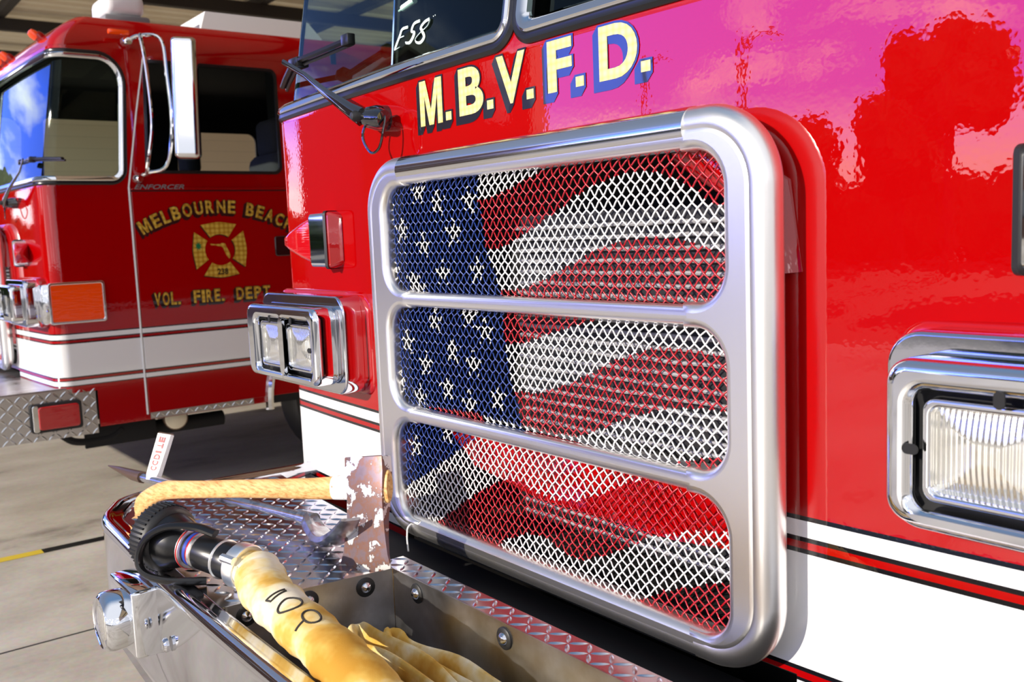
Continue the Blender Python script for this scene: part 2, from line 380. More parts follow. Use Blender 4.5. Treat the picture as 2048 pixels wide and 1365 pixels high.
def lozenge(cx, cy, ang, L=0.018, Wd=0.0042, H=0.0022):
    c, s = math.cos(ang), math.sin(ang); V = []
    for (u, w, h) in ((-L, 0, 0), (-.55 * L, -.8 * Wd, 0), (0, -Wd, 0), (.55 * L, -.8 * Wd, 0), (L, 0, 0), (.55 * L, .8 * Wd, 0), (0, Wd, 0), (-.55 * L, .8 * Wd, 0), (-.6 * L, 0, H * .8), (0, -.2 * Wd, H), (.6 * L, 0, H * .8), (0, .2 * Wd, H)):
        V.append((cx + u * c - w * s, cy + u * s + w * c, h))
    F = [(0, 1, 8), (1, 2, 9, 8), (2, 3, 10, 9), (3, 4, 10), (4, 5, 10), (5, 6, 11, 10), (6, 7, 8, 11), (7, 0, 8), (8, 9, 10, 11)]
    return V, F
def inside(poly, x, y, m=0.0):
    ins = False; n = len(poly)
    for i in range(n):
        x1, y1 = poly[i]; x2, y2 = poly[(i + 1) % n]
        if (y1 > y) != (y2 > y) and x < (x2 - x1) * (y - y1) / (y2 - y1) + x1: ins = not ins
        if m:
            t = max(0, min(1, ((x - x1) * (x2 - x1) + (y - y1) * (y2 - y1)) / ((x2 - x1) ** 2 + (y2 - y1) ** 2 + 1e-12)))
            if math.hypot(x - x1 - t * (x2 - x1), y - y1 - t * (y2 - y1)) < m: return False
    return ins
def diamond_plate(poly, p=0.03, th=0.004, margin=0.012, ox=0.0, oy=0.0, k=1.0):
    """flat sheet with raised lozenges in local xy, top at z = 0"""
    mb = MB(); n = len(poly)
    mb.add([(x, y, 0) for x, y in poly] + [(x, y, -th) for x, y in poly], [tuple(range(n))] + [tuple(range(2 * n - 1, n - 1, -1))] + [(i, n + i, n + (i + 1) % n, (i + 1) % n) for i in range(n)])
    xs = [q[0] for q in poly]; ys = [q[1] for q in poly]
    for i in range(int(min(xs) / p) - 2, int(max(xs) / p) + 3):
        for j in range(int(min(ys) / p) - 2, int(max(ys) / p) + 3):
            x, y = i * p + ox, j * p + oy
            if inside(poly, x, y, margin): mb.add(*lozenge(x, y, PI / 4 if (i + j) % 2 else -PI / 4, .018 * k, .0044 * k, .0026 * k))
    return mb

# ------------------------------------------------------------------ cab surface: bowed front, tight corners, straight sides
W, RC, KB = 1.42, 0.09, 0.03
_xa = W - RC
for _ in range(8): _xa = W - RC + RC * math.sin(math.atan(2 * KB * _xa))
_th = math.atan(2 * KB * _xa); _ya = KB * _xa * _xa
_pts = [(x, KB * x * x) for x in np.linspace(0, _xa, 60)]
_cc = (_xa - RC * math.sin(_th), _ya + RC * math.cos(_th))
_pts += [(_cc[0] + RC * math.sin(a), _cc[1] - RC * math.cos(a)) for a in np.linspace(_th, PI / 2, 24)[1:]]
_pts += [(W, y) for y in np.linspace(_cc[1], 3.4, 40)[1:]]
_pts = np.array(_pts); _sl = np.concatenate([[0], np.cumsum(np.hypot(*np.diff(_pts, axis=0).T))])
_tn = np.gradient(_pts, _sl, axis=0); _tn /= np.linalg.norm(_tn, axis=1)[:, None]
S_CORN = float(np.interp(_cc[1], _pts[64:, 1], _sl[64:]))
def s_side(y): return S_CORN + (y - _cc[1])
def s_front(x): return float(np.interp(x, _pts[:60, 0], _sl[:60]))
def surf(s, z, off=0.0):
    a = abs(s); sg = 1 if s >= 0 else -1
    x = np.interp(a, _sl, _pts[:, 0]); y = np.interp(a, _sl, _pts[:, 1])
    tx = np.interp(a, _sl, _tn[:, 0]); ty = np.interp(a, _sl, _tn[:, 1]); l = math.hypot(tx, ty); tx /= l; ty /= l
    nx, ny = ty, -tx                                    # outward
    X, Y = x + nx * off, y + ny * off
    if z > 1.96:                                        # windshield rake and rounded roof brow
        k = max(0.0, (z - 2.76) / 0.19) ** 2.0
        lf = (z - 1.96) * 0.17 + 0.15 * k; ls = (z - 1.96) * 0.035 + 0.10 * k
        Y += lf / (1 + (max(0.0, y) / 0.5) ** 2); X *= 1 - ls / W
    return (sg * X, Y, z)
def svals(a, b, step=0.05):
    """sample positions, dense in the corners"""
    v = {round(a, 5), round(b, 5)}
    for x in np.arange(math.ceil(a / step) * step, b, step): v.add(round(float(x), 5))
    for sg in (-1, 1):
        for x in np.linspace(S_CORN - 0.15, S_CORN + 0.01, 18):
            if a < sg * x < b: v.add(round(float(sg * x), 5))
    v = sorted(v); r = [v[0]]
    for x in v[1:]:
        if x - r[-1] > 1e-4: r.append(x)
    return r
def grid(mb, s0, s1, z0, z1, nz=4, off=0.0, i=0):
    ss = svals(s0, s1); zs = np.linspace(z0, z1, nz + 1); V = [surf(s, z, off) for z in zs for s in ss]; n = len(ss)
    mb.add(V, [(a * n + b, a * n + b + 1, (a + 1) * n + b + 1, (a + 1) * n + b) for a in range(nz) for b in range(n - 1)], i)
def dens(loop, d=0.03):
    R = []
    for i in range(len(loop)):
        a, b = loop[i], loop[(i + 1) % len(loop)]; l = math.hypot(b[0] - a[0], b[1] - a[1]); k = max(1, int(l / d))
        for t in range(k): R.append((a[0] + (b[0] - a[0]) * t / k, a[1] + (b[1] - a[1]) * t / k))
    return R
def holed(mb, s0, s1, z0, z1, hole, off=0.0, i=0, rings=5):
    """rect [s0,s1]x[z0,z1] on the surface with a rounded hole"""
    inn = dens(hole); cx = sum(p[0] for p in inn) / len(inn); cz = sum(p[1] for p in inn) / len(inn); outl = []
    for p in inn:                                        # ray from the middle to the rectangle
        dx, dz = p[0] - cx, p[1] - cz; t = 1e9
        if dx > 1e-9: t = min(t, (s1 - cx) / dx)
        if dx < -1e-9: t = min(t, (s0 - cx) / dx)
        if dz > 1e-9: t = min(t, (z1 - cz) / dz)
        if dz < -1e-9: t = min(t, (z0 - cz) / dz)
        outl.append([cx + dx * t, cz + dz * t])
    for c in ((s0, z0), (s1, z0), (s1, z1), (s0, z1)):   # snap nearest to the corners
        k = min(range(len(outl)), key=lambda q: math.hypot(outl[q][0] - c[0], outl[q][1] - c[1])); outl[k] = list(c)
    loops = [[surf(a[0] + (b[0] - a[0]) * t / rings, a[1] + (b[1] - a[1]) * t / rings, off) for a, b in zip(outl, inn)] for t in range(rings + 1)]
    V, F = loft(loops); mb.add(V, F, i)
def offset_loop(loop, d):
    n = len(loop); R = []
    for i in range(n):
        a = loop[i - 1]; b = loop[(i + 1) % n]; dx, dz = b[0] - a[0], b[1] - a[1]; l = math.hypot(dx, dz) or 1
        R.append((loop[i][0] + dz / l * d, loop[i][1] - dx / l * d))
    return R
def trim_ring(loop, prof, split):
    """profile [(outward, height)] swept round a loop on the surface; material 0 below index split, 1 above"""
    lp = dens(loop, 0.025); loops = [[surf(p[0], p[1], h) for p in offset_loop(lp, d)] for d, h in prof]
    V, F = loft(loops); n = len(lp); return V, F, [0 if (q // n) < split else 1 for q in range(len(F))]

Z0, ZA, ZB, ZT = 0.76, 1.955, 2.76, 2.95
Y_SEAM, Y_D0, Y_D1 = 0.546, 0.66, 1.52
S_END = s_side(3.3)
PANE_Z = (2.005, 2.70)
def pane_loop(sg):
    if sg < 0: a, b = -s_side(0.50), -0.115; rr = (0.05, 0.03, 0.03, 0.16)
    else: a, b = -0.05, s_side(0.50); rr = (0.03, 0.05, 0.16, 0.03)
    return rrect(a, b, *PANE_Z, rr)
def door_win(sg):
    a, b = s_side(Y_D0), s_side(Y_D1)
    return rrect(a, b, 2.045, 2.70, 0.04) if sg > 0 else rrect(-b, -a, 2.045, 2.70, 0.04)
GR_X, GR_Z = 0.525, (0.885, 1.708)

def build_cab(root):
    mb = MB()
    grid(mb, -S_END, -0.75, Z0, ZA, 6); grid(mb, 0.75, S_END, Z0, ZA, 6)
    holed(mb, -0.75, 0.75, 0.838, ZA, rrect(-0.57, 0.57, 0.87, 1.73, 0.08))
    grid(mb, -0.75, -0.64, Z0, 0.838, 1); grid(mb, 0.60, 0.75, Z0, 0.838, 1)
    for sg in (-1, 1):                                   # lower side behind the bumper
        a, b = s_side(0.27), S_END
        grid(mb, *(sorted((sg * a, sg * b))), 0.54, Z0, 2)
    sm = -0.0825
    holed(mb, -s_side(0.57), sm, ZA, ZB, pane_loop(-1)); holed(mb, sm, s_side(0.57), ZA, ZB, pane_loop(1))
    for sg in (-1, 1):
        a, b = s_side(0.57), s_side(1.62); r = sorted((sg * a, sg * b)); holed(mb, *r, ZA, ZB, door_win(sg))
        w0, w1 = s_side(1.62), s_side(2.9); r = sorted((sg * w0, sg * w1))
        lp = rrect(s_side(1.80), s_side(2.55), 2.08, 2.62, 0.08)
        if sg < 0: lp = [(-p[0], p[1]) for p in lp][::-1]
        holed(mb, *r, ZA, ZB, lp)
        grid(mb, *sorted((sg * w1, sg * S_END)), ZA, ZB, 2)
    grid(mb, -S_END, S_END, ZB, ZT, 6)
    ss = svals(-S_END, S_END); top = [surf(s, ZT) for s in ss]
    cap = [(p[0] * 0.97, 0.02 + p[1] * 0.985, ZT + 0.012) for p in top]
    n = len(top); mb.add(top + cap, [(i, i + 1, n + i + 1, n + i) for i in range(n - 1)]); mb.add(cap, [tuple(range(n))])
    yb = surf(S_END, 1.0)[1]                            # rear bulkhead
    mb.add([(-W, yb, .54), (W, yb, .54), (W, yb, 2.9), (-W, yb, 2.9)], [(1, 0, 3, 2)])
    o = mb.obj('cab_body', [M['paint'], M['dark']], root, True, 35)
    bm = bmesh.new(); bm.from_mesh(o.data); bmesh.ops.remove_doubles(bm, verts=bm.verts, dist=0.0008); bm.to_mesh(o.data); bm.free()
    md = o.modifiers.new('wall', 'SOLIDIFY'); md.thickness = 0.022; md.offset = -1; md.material_offset = 1; md.material_offset_rim = 1
    md = o.modifiers.new('edges', 'EDGE_SPLIT'); md.split_angle = math.radians(35); md.use_edge_sharp = False
    # glass and mouldings
    prof = [(-0.012, -0.006), (-0.010, 0.006), (0.0, 0.014), (0.012, 0.017), (0.017, 0.012), (0.021, 0.010), (0.032, 0.011), (0.040, 0.004), (0.041, -0.004)]
    for sg in (-1, 1):
        g = MB(); lp = pane_loop(sg); a = min(p[0] for p in lp) - .01; b = max(p[0] for p in lp) + .01
        grid(g, a, b, PANE_Z[0] - .01, PANE_Z[1] + .01, 8, -0.03); gl = g.obj('windshield', M['glass'], root, True, 180)
        V, F, I = trim_ring(lp, prof, 4); mk('windshield_moulding', V, F, [M['chrome'], M['black']], gl, True, I)
        lp = door_win(sg); V, F, I = trim_ring(lp, [(-0.008, -0.01), (-0.006, 0.003), (0.012, 0.005), (0.014, -0.003)], 9)
        mk('door_window_seal', V, F, [M['black'], M['black']], root, True, I)
    # dark interior furniture seen through the glass
    mb = MB(); mb.add(*box(-1.34, 1.34, 0.28, 0.75, 1.55, 1.965, 0.06)); mb.add(*box(-0.5, 0.5, 0.35, 1.0, 1.4, 2.02, 0.08)); mb.obj('dashboard', M['dark'], root)
    mb = MB(); mb.add(*box(0.30, 1.39, 1.95, 1.99, 1.0, 2.9)); mb.obj('dark_back_panel', M['dark'], root, False)  # added black panel, makes views into the cab end in darkness
    for sx in (-0.85, 0.85):
        mb = MB(); mb.add(*box(sx - .25, sx + .25, 1.62, 1.80, 1.35, 2.22, 0.08, 3)); mb.add(*box(sx - .15, sx + .15, 1.66, 1.78, 2.20, 2.46, 0.05, 3)); mb.add(*box(sx - .25, sx + .25, 1.15, 1.7, 1.3, 1.5, 0.05, 3)); mb.obj('seat', M['seat'], root)
    c = Vector((0.85, 0.86, 2.03)); d = Vector((0, -0.55, 0.83)).normalized(); m = frame(c, (1, 0, 0), d)
    ring = [(m @ Vector((.22 * math.cos(a), .22 * math.sin(a), 0)))[:] for a in np.linspace(0, 2 * PI, 33)[:-1]]
    mb = MB(); mb.add(*tube(ring, 0.014, 8, True)); mb.add(*tube([c, c - d * .3], 0.03, 8))
    for a in (0.5, 2.6, 4.7): mb.add(*tube([c, m @ Vector((.22 * math.cos(a), .22 * math.sin(a), 0))], 0.01, 6))
    mb.obj('steering_wheel', M['black'], root)
    mb = MB(); mb.add(*box(-1.3, 1.3, 0.25, 3.2, 0.62, 0.72, 0)); mb.add(*box(-0.45, 0.45, -0.05, 3.2, 0.42, 0.62, 0.02)); mb.obj('chassis', M['dark'], root)
    return o

# ------------------------------------------------------------------ grille
CANTON= {1: [(-0.699, 1.813), (-0.155, 1.72), (-0.157, 1.657), (-0.142, 1.614), (-0.137, 1.555), (-0.105, 1.502), (-0.091, 1.444), (-0.751, 1.397)], 2: [(-0.747, 1.424), (-0.084, 1.423), (-0.08, 1.349), (-0.073, 1.317), (-0.063, 1.265), (-0.044, 1.235), (-0.034, 1.176), (-0.148, 1.181), (-0.212, 1.186), (-0.781, 1.15)], 3: [(-0.616, 1.169), (-0.138, 1.163), (-0.208, 1.127), (-0.277, 1.087), (-0.35, 1.045), (-0.415, 1.009), (-0.483, 0.977), (-0.524, 0.954), (-0.645, 0.912)]}
WAVES= {1: [[(-0.166, 1.655), (-0.111, 1.66), (-0.067, 1.667), (0.001, 1.686), (0.037, 1.696), (0.097, 1.72)], [(-0.165, 1.548), (-0.075, 1.554), (0.001, 1.58), (0.066, 1.607), (0.122, 1.628), (0.16, 1.647), (0.212, 1.665), (0.275, 1.678), (0.325, 1.68), (0.365, 1.677), (0.406, 1.663), (0.451, 1.643), (0.481, 1.624), (0.522, 1.605), (0.546, 1.593)], [(-0.116, 1.461), (-0.017, 1.468), (0.042, 1.483), (0.083, 1.498), (0.144, 1.52), (0.181, 1.534), (0.217, 1.548), (0.257, 1.556), (0.294, 1.563), (0.348, 1.566), (0.412, 1.563), (0.452, 1.554), (0.491, 1.543), (0.52, 1.534), (0.545, 1.526)]], 2: [[(-0.107, 1.347), (0.005, 1.359), (0.053, 1.377), (0.111, 1.391), (0.16, 1.404), (0.206, 1.414), (0.304, 1.447)], [(-0.096, 1.244), (-0.057, 1.25), (0.029, 1.256), (0.075, 1.27), (0.138, 1.291), (0.171, 1.305), (0.206, 1.321), (0.257, 1.342), (0.295, 1.355), (0.342, 1.369), (0.386, 1.376), (0.428, 1.377), (0.468, 1.374), (0.514, 1.369), (0.543, 1.365)], [(-0.174, 1.181), (-0.148, 1.181), (-0.043, 1.178), (0.003, 1.177), (0.067, 1.176), (0.137, 1.18), (0.191, 1.199), (0.228, 1.213), (0.267, 1.23), (0.316, 1.247), (0.36, 1.261), (0.408, 1.272), (0.457, 1.276), (0.52, 1.278), (0.541, 1.278)], [(0.21, 1.08), (0.331, 1.146), (0.378, 1.17), (0.435, 1.184), (0.477, 1.195), (0.513, 1.202), (0.54, 1.207)]], 3: [[(-0.555, 0.791), (-0.379, 0.895), (-0.331, 0.925), (-0.267, 0.964), (-0.2, 1.005), (-0.149, 1.033), (-0.104, 1.05), (-0.059, 1.057), (-0.03, 1.054), (-0.004, 1.045), (0.059, 1.038), (0.132, 1.05), (0.167, 1.065), (0.216, 1.083), (0.257, 1.105), (0.306, 1.124), (0.404, 1.167)], [(-0.239, 0.838), (-0.146, 0.891), (-0.113, 0.911), (-0.076, 0.928), (-0.03, 0.946), (0.027, 0.953), (0.068, 0.942), (0.104, 0.931), (0.143, 0.932), (0.187, 0.948), (0.241, 0.974), (0.293, 1.001), (0.342, 1.027), (0.387, 1.044), (0.415, 1.055), (0.466, 1.065), (0.511, 1.074), (0.538, 1.08)], [(0.199, 0.829), (0.278, 0.884), (0.318, 0.906), (0.361, 0.93), (0.407, 0.95), (0.456, 0.967), (0.509, 0.988), (0.537, 0.998)]]}
STARS= [(-0.396, 1.688), (-0.315, 1.659), (-0.192, 1.656), (-0.473, 1.6), (-0.384, 1.56), (-0.254, 1.589), (-0.526, 1.499), (-0.436, 1.478), (-0.305, 1.497), (-0.168, 1.504), (-0.539, 1.651), (-0.416, 1.46), (-0.35, 1.386), (-0.21, 1.402), (-0.15, 1.372), (-0.477, 1.328), (-0.395, 1.279), (-0.281, 1.321), (-0.2, 1.294), (-0.521, 1.224), (-0.427, 1.196), (-0.309, 1.229), (-0.222, 1.202), (-0.113, 1.229), (-0.46, 1.07), (-0.322, 1.124)]
SEC = {1: (1.452, GR_Z[1]), 2: (1.170, 1.418), 3: (GR_Z[0], 1.135)}
def flag(sec, x, z):
    """paint on the wire: 0 white, 1 red, 2 blue"""
    if inside(CANTON[sec], x, z):
        for sx, sz in STARS:
            dx, dz = (x - sx), (z - sz); d = math.hypot(dx, dz)
            if d < 0.034:
                a = (math.atan2(dz, dx) - PI / 2) % (2 * PI / 5); a = min(a, 2 * PI / 5 - a)
                if d < 0.0145 / max(0.2, math.cos(PI / 5 - a) ** 1.0) * (1 + 1.1 * max(0, 1 - a / 0.42)): return 0
        return 2
    n = 0
    for w in WAVES[sec]:
        xs = [p[0] for p in w]; zs = [p[1] for p in w]
        if xs[0] <= x <= xs[-1]: zb = np.interp(x, xs, zs)
        elif x < xs[0]: zb = zs[0] - (1 if len(w) and x < xs[0] else 0)
        else: zb = zs[-1]
        if x < xs[0] and w is not WAVES[sec][0]: zb = -9 if sec != 3 else -9
        if z < zb: n += 1
    first = {1: 0, 2: 1, 3: 0}[sec]
    return (first + n) % 2
def build_grille(root):
    E = 0.004
    def opening(z0, z1, r=0.062):
        P = []; x0, x1 = -GR_X, GR_X; xs = 0.435; base = rrect(x0, x1, z0 + E, z1 - E, r, 12)
        n = len(base) // 4; b = base
        P += b[:n] + [(-xs, z0 + E), (-xs, z0), (xs, z0), (xs, z0 + E)] + b[n:2 * n] + b[2 * n:3 * n] + [(xs, z1 - E), (xs, z1), (-xs, z1), (-xs, z1 - E)] + b[3 * n:]
        return P
    loops = [rrect(-0.590, 0.590, 0.864, 1.747, 0.107, 16)] + [opening(*SEC[k])[::-1] for k in (1, 2, 3)]
    fr = mk('grille_frame', *plate2d(loops, 0.018, 0.0165, front_at(-0.042), 6), M['castalu'], root, True, 50)
    # outer roll of the casting behind the flat face
    lp = rrect(-0.589, 0.589, 0.865, 1.746, 0.106, 24)
    mb = MB(); mb.add(*tube([(p[0], -0.0475, p[1]) for p in lp], 0.0290, 24, True)); mb.obj('frame_edge_roll', M['castalu'], fr)
    for z in (SEC[1][0] + SEC[2][1], SEC[2][0] + SEC[3][1]):
        mb = MB(); mb.add(*tube([(-.44, -0.046, z / 2), (.44, -0.046, z / 2)], 0.0205, 24)); mb.obj('crossbar', M['tubealu'], fr)
    mb = MB(); mb.add(*tube([(-.45, -0.044, 1.741), (.45, -0.044, 1.741)], 0.036, 28)); mb.obj('top_tube', M['tubealu'], fr)
    mb = MB(); mb.add(*tube([(-.45, -0.044, 0.862), (.45, -0.044, 0.862)], 0.030, 28)); mb.obj('bottom_tube', M['tubealu'], fr)
    P = 0.0235; yy = -0.052; amp = 0.0016; rad = 0.0017
    for k, (z0, z1) in SEC.items():
        mb = MB(); x0, x1 = -GR_X - .012, GR_X + .012; za, zb = z0 - .012, z1 + .012; sub = 3
        for fam in (1, -1):
            lo = int(math.floor(min(x0 - zb, x0 + za) / P)) - 2; hi = int(math.ceil(max(x1 - za, x1 + zb) / P)) + 2
            for i in range(lo, hi):
                c = i * P                                   # fam 1: x - z = c ; fam -1: x + z = c
                ta = max(za, (x0 - c) if fam > 0 else (c - x1)); tb = min(zb, (x1 - c) if fam > 0 else (c - x0))   # param z
                if tb - ta < 0.01: continue
                # crossings with the other family: x + fam*z ... position index along the wire
                def w_of(z): return ((c + 2 * z) if fam > 0 else (c - 2 * z)) / P
                z_at = lambda w: (w * P - c) / 2 if fam > 0 else (c - w * P) / 2
                wa, wb = sorted((w_of(ta), w_of(tb))); ws = [wa] + [q / sub for q in range(int(math.ceil(wa * sub)), int(math.floor(wb * sub)) + 1)] + [wb]
                pts = []
                for w in ws:
                    z = z_at(w); x = c + z if fam > 0 else c - z
                    ed = min(x - x0, x1 - x, z - za, zb - z); curl = 0.022 * max(0, 1 - ed / 0.035) ** 2
                    pts.append(Vector((x, yy + curl + fam * amp * math.cos(PI * (w + i)), z)))
                if len(pts) < 2: continue
                n = 5; V, F = tube(pts, rad, n, False, False); I = []
                for q in range(len(pts) - 1):
                    mpt = (pts[q] + pts[q + 1]) / 2; I += [flag(k, mpt.x, mpt.z)] * n
                kk = len(mb.v); mb.v += V; mb.f += [tuple(a + kk for a in f) for f in F]; mb.i += I
        mb.obj('woven_wire_panel', [M['mwhite'], M['mred'], M['mblue']], fr, True, 180, {1: 'top wire mesh panel painted as a waving striped flag', 2: 'middle wire mesh panel with stars and waving stripes', 3: 'bottom wire mesh panel with one star and red and white waves'}[k])
    # behind the mesh
    mb = MB(); x0, x1, z0, z1, ya, yb = -0.60, 0.60, 0.845, 1.76, 0.036, 0.30
    mb.add([(x0, ya, z0), (x1, ya, z0), (x1, ya, z1), (x0, ya, z1), (x0, yb, z0), (x1, yb, z0), (x1, yb, z1), (x0, yb, z1)], [(4, 5, 6, 7), (0, 1, 5, 4), (1, 2, 6, 5), (2, 3, 7, 6), (3, 0, 4, 7)])
    mb.obj('grille_duct', M['dark'], fr, False)
    mb = MB()
    for q in range(28):
        z = 0.93 + q * 0.0245; pts = [(x, 0.10 + 0.002 * math.sin(x * 9 + q), z + 0.0012 * math.sin(x * 40 + q * 2)) for x in np.linspace(-0.22, 0.50, 24)]
        mb.add(*tube(pts, 0.0048, 8))
    cd = mb.obj('condenser', M['tube'], fr)
    mb = MB(); mb.add(*box(-0.22, 0.50, 0.112, 0.118, 0.91, 1.62)); mb.obj('condenser_fins', M['rubber'], cd)
    mb = MB(); mb.add([(-0.50, 0.05, 1.12), (-0.36, 0.05, 1.02), (-0.12, 0.05, 0.985), (0.30, 0.05, 0.985), (0.44, 0.05, 1.0), (0.44, 0.05, 1.13), (-0.5, 0.05, 1.13)], [tuple(range(7))])
    o = mb.obj('radiator_shroud', M['red'], fr, False); s = o.modifiers.new('th', 'SOLIDIFY'); s.thickness = 0.006
    mb = MB(); mb.add(*tube([(0.38, 0.03, 1.73), (0.56, 0.03, 1.62), (0.57, 0.03, 1.5)], 0.05, 12)); mb.obj('intake_hose', M['red'], fr)
    zt = bez([(-0.470, -0.040, 0.884), (-0.467, -0.082, 0.872), (-0.462, -0.092, 0.852), (-0.452, -0.098, 0.832), (-0.440, -0.104, 0.818)], 5)
    mb = MB(); mb.add(*tube(zt, 0.0022, 6)); mb.obj('cable_tie', M['white'], fr)
    return fr

# ------------------------------------------------------------------ lamps
def build_headlight(root, sg):
    x0, x1 = (0.798, 1.34)
    L_ = lambda lp: lp if sg > 0 else [(-p[0], p[1]) for p in lp][::-1]
    fl = mk('headlight', *plate2d([L_(rrect(x0, x1, 1.157, 1.430, 0.05))], 0.032, 0.006, front_at(-0.070), 3), M['steel'], root, True, 40)
    mk('lamp_pod', *plate2d([L_(rrect(x0 - .03, x1 + .03, 1.147, 1.438, 0.05))], 0.035, 0.015, front_at(0.012), 4), M['red'], fl, True, 40)
    lamps = [(0.882, 1.046), (1.066, 1.230)]; hz = (1.216, 1.352)
    bz = [L_(rrect(0.834, 1.305, 1.184, 1.402, 0.035))] + [L_(rrect(a - .010, b + .010, hz[0] - .010, hz[1] + .010, 0.02))[::-1] for a, b in lamps]
    be = mk('bezel', *plate2d(bz, 0.021, 0.016, front_at(-0.141), 5), M['chrome'], fl, True, 40)
    for a, b in lamps:
        mb = MB(); V, F = plate2d([L_(rrect(a - .012, b + .012, hz[0] - .012, hz[1] + .012, .02))], 0.004, 0.001, front_at(-0.130), 2); mb.add(V, F); mb.obj('lamp_surround', M['dark'], fl)
        rim = [L_(rrect(a, b, hz[0], hz[1], 0.018)), L_(rrect(a + .011, b - .011, hz[0] + .011, hz[1] - .011, 0.012))[::-1]]
        mk('lamp_rim', *plate2d(rim, 0.006, 0.004, front_at(-0.155), 3), M['chrome'], fl, True, 40)
        lp = L_(rrect(a + .006, b - .006, hz[0] + .006, hz[1] - .006, 0.012)); loops = []
        for k in range(8):
            t = k / 8; cx = sum(p[0] for p in lp) / len(lp); cz = sum(p[1] for p in lp) / len(lp)
            loops.append([(cx + (p[0] - cx) * (1 - t), -0.151 - 0.012 * (1 - (1 - t) ** 2), cz + (p[1] - cz) * (1 - t)) for p in lp])
        V, F = loft(loops, True); mk('lamp_lens', V, F, M['lens'], fl, True, 180)
    for x in (0.853, 1.284):
        for z in (1.203, 1.380):
            mb = MB(); mb.add(*lathe((sg * x, -0.170, z), (0, -1, 0), [(0, .0075), (.003, .0075), (.0048, .005), (.0052, 0.0005)], 14))
            mb.add(*box(sg * x - .004, sg * x + .004, -.1765, -.1745, z - .0009, z + .0009), 1); mb.add(*box(sg * x - .0009, sg * x + .0009, -.1765, -.1745, z - .004, z + .004), 1); mb.obj('screw', [M['chrome'], M['dark']], fl)
    for x, z, w, h in ((0.873, 1.285, .011, .007), (0.985, 1.361, .007, .011), (1.13, 1.361, .007, .011)):
        mk('adjuster_slot', *plate2d([rrect(sg * x - w, sg * x + w, z - h, z + h, min(w, h) * .95, 5)], 0.001, 0.0004, front_at(-0.1768), 1), M['dark'], fl, False)
    # amber turn lamp on the cab side
    mt = Matrix(((0, 0, sg, sg * (W + .012)), (sg, 0, 0, 0), (0, 1, 0, 0), (0, 0, 0, 1)))
    rr = lambda a, b, c, d, r: rrect(a, b, c, d, r) if sg > 0 else rrect(-b, -a, c, d, r)
    ts = mk('turn_signal', *plate2d([rr(0.045, 0.355, 1.168, 1.408, 0.018), rr(0.06, 0.34, 1.183, 1.393, 0.01)[::-1]], 0.012, 0.005, mt, 3), M['chrome'], root, True, 40)
    mk('amber_lens', *plate2d([rr(0.057, 0.343, 1.180, 1.396, 0.012)], 0.006, 0.006, mt, 3), M['amber'], ts, True, 40)
    mb = MB(); mb.add(*box(*(sorted((sg * 1.25, sg * (W + .02)))), -0.04, 0.06, 1.17, 1.405, 0.02)); mb.obj('corner_filler', M['chrome'], fl)
    fl.location.y = 0.05
    return fl
def build_marker(root, sg):
    c = Vector((sg * 0.995, 0.030, 1.585)); d = Vector((sg * 0.93, -0.36, 0)).normalized(); m = frame(c, d)
    def sq(t, h, w, r=.012): return [(m @ Vector((t, p[0], p[1])))[:] for p in rrect(-h, h, -w, w, r, 6)]
    V, F = loft([sq(-.060, .030, .070), sq(-.034, .058, .080), sq(-.022, .060, .082), sq(-.020, .05, .07)], True)
    ho = mk('marker_lamp', V, F, M['red'], root, True, 35)
    V, F = loft([sq(-.020, .060, .078), sq(0.040, .057, .076), sq(.046, .053, .072), sq(.044, .046, .065), sq(.020, .044, .063)], True); mk('marker_bezel', V, F, M['chrome'], ho, True, 30)
    V, F = loft([sq(-.028, .063, .083), sq(-.018, .063, .083)], True); mk('marker_gasket', V, F, M['rubber'], ho, True, 35)
    V, F = loft([sq(.030, .048, .067, .01), sq(.050, .046, .064, .01), sq(.100, .038, .050, .014), sq(.150, .028, .030, .014), sq(.178, .018, .015, .008), sq(.186, .006, .005, .003)], True); mk('marker_lens', V, F, M['redlens'], ho, True, 60)
    return ho
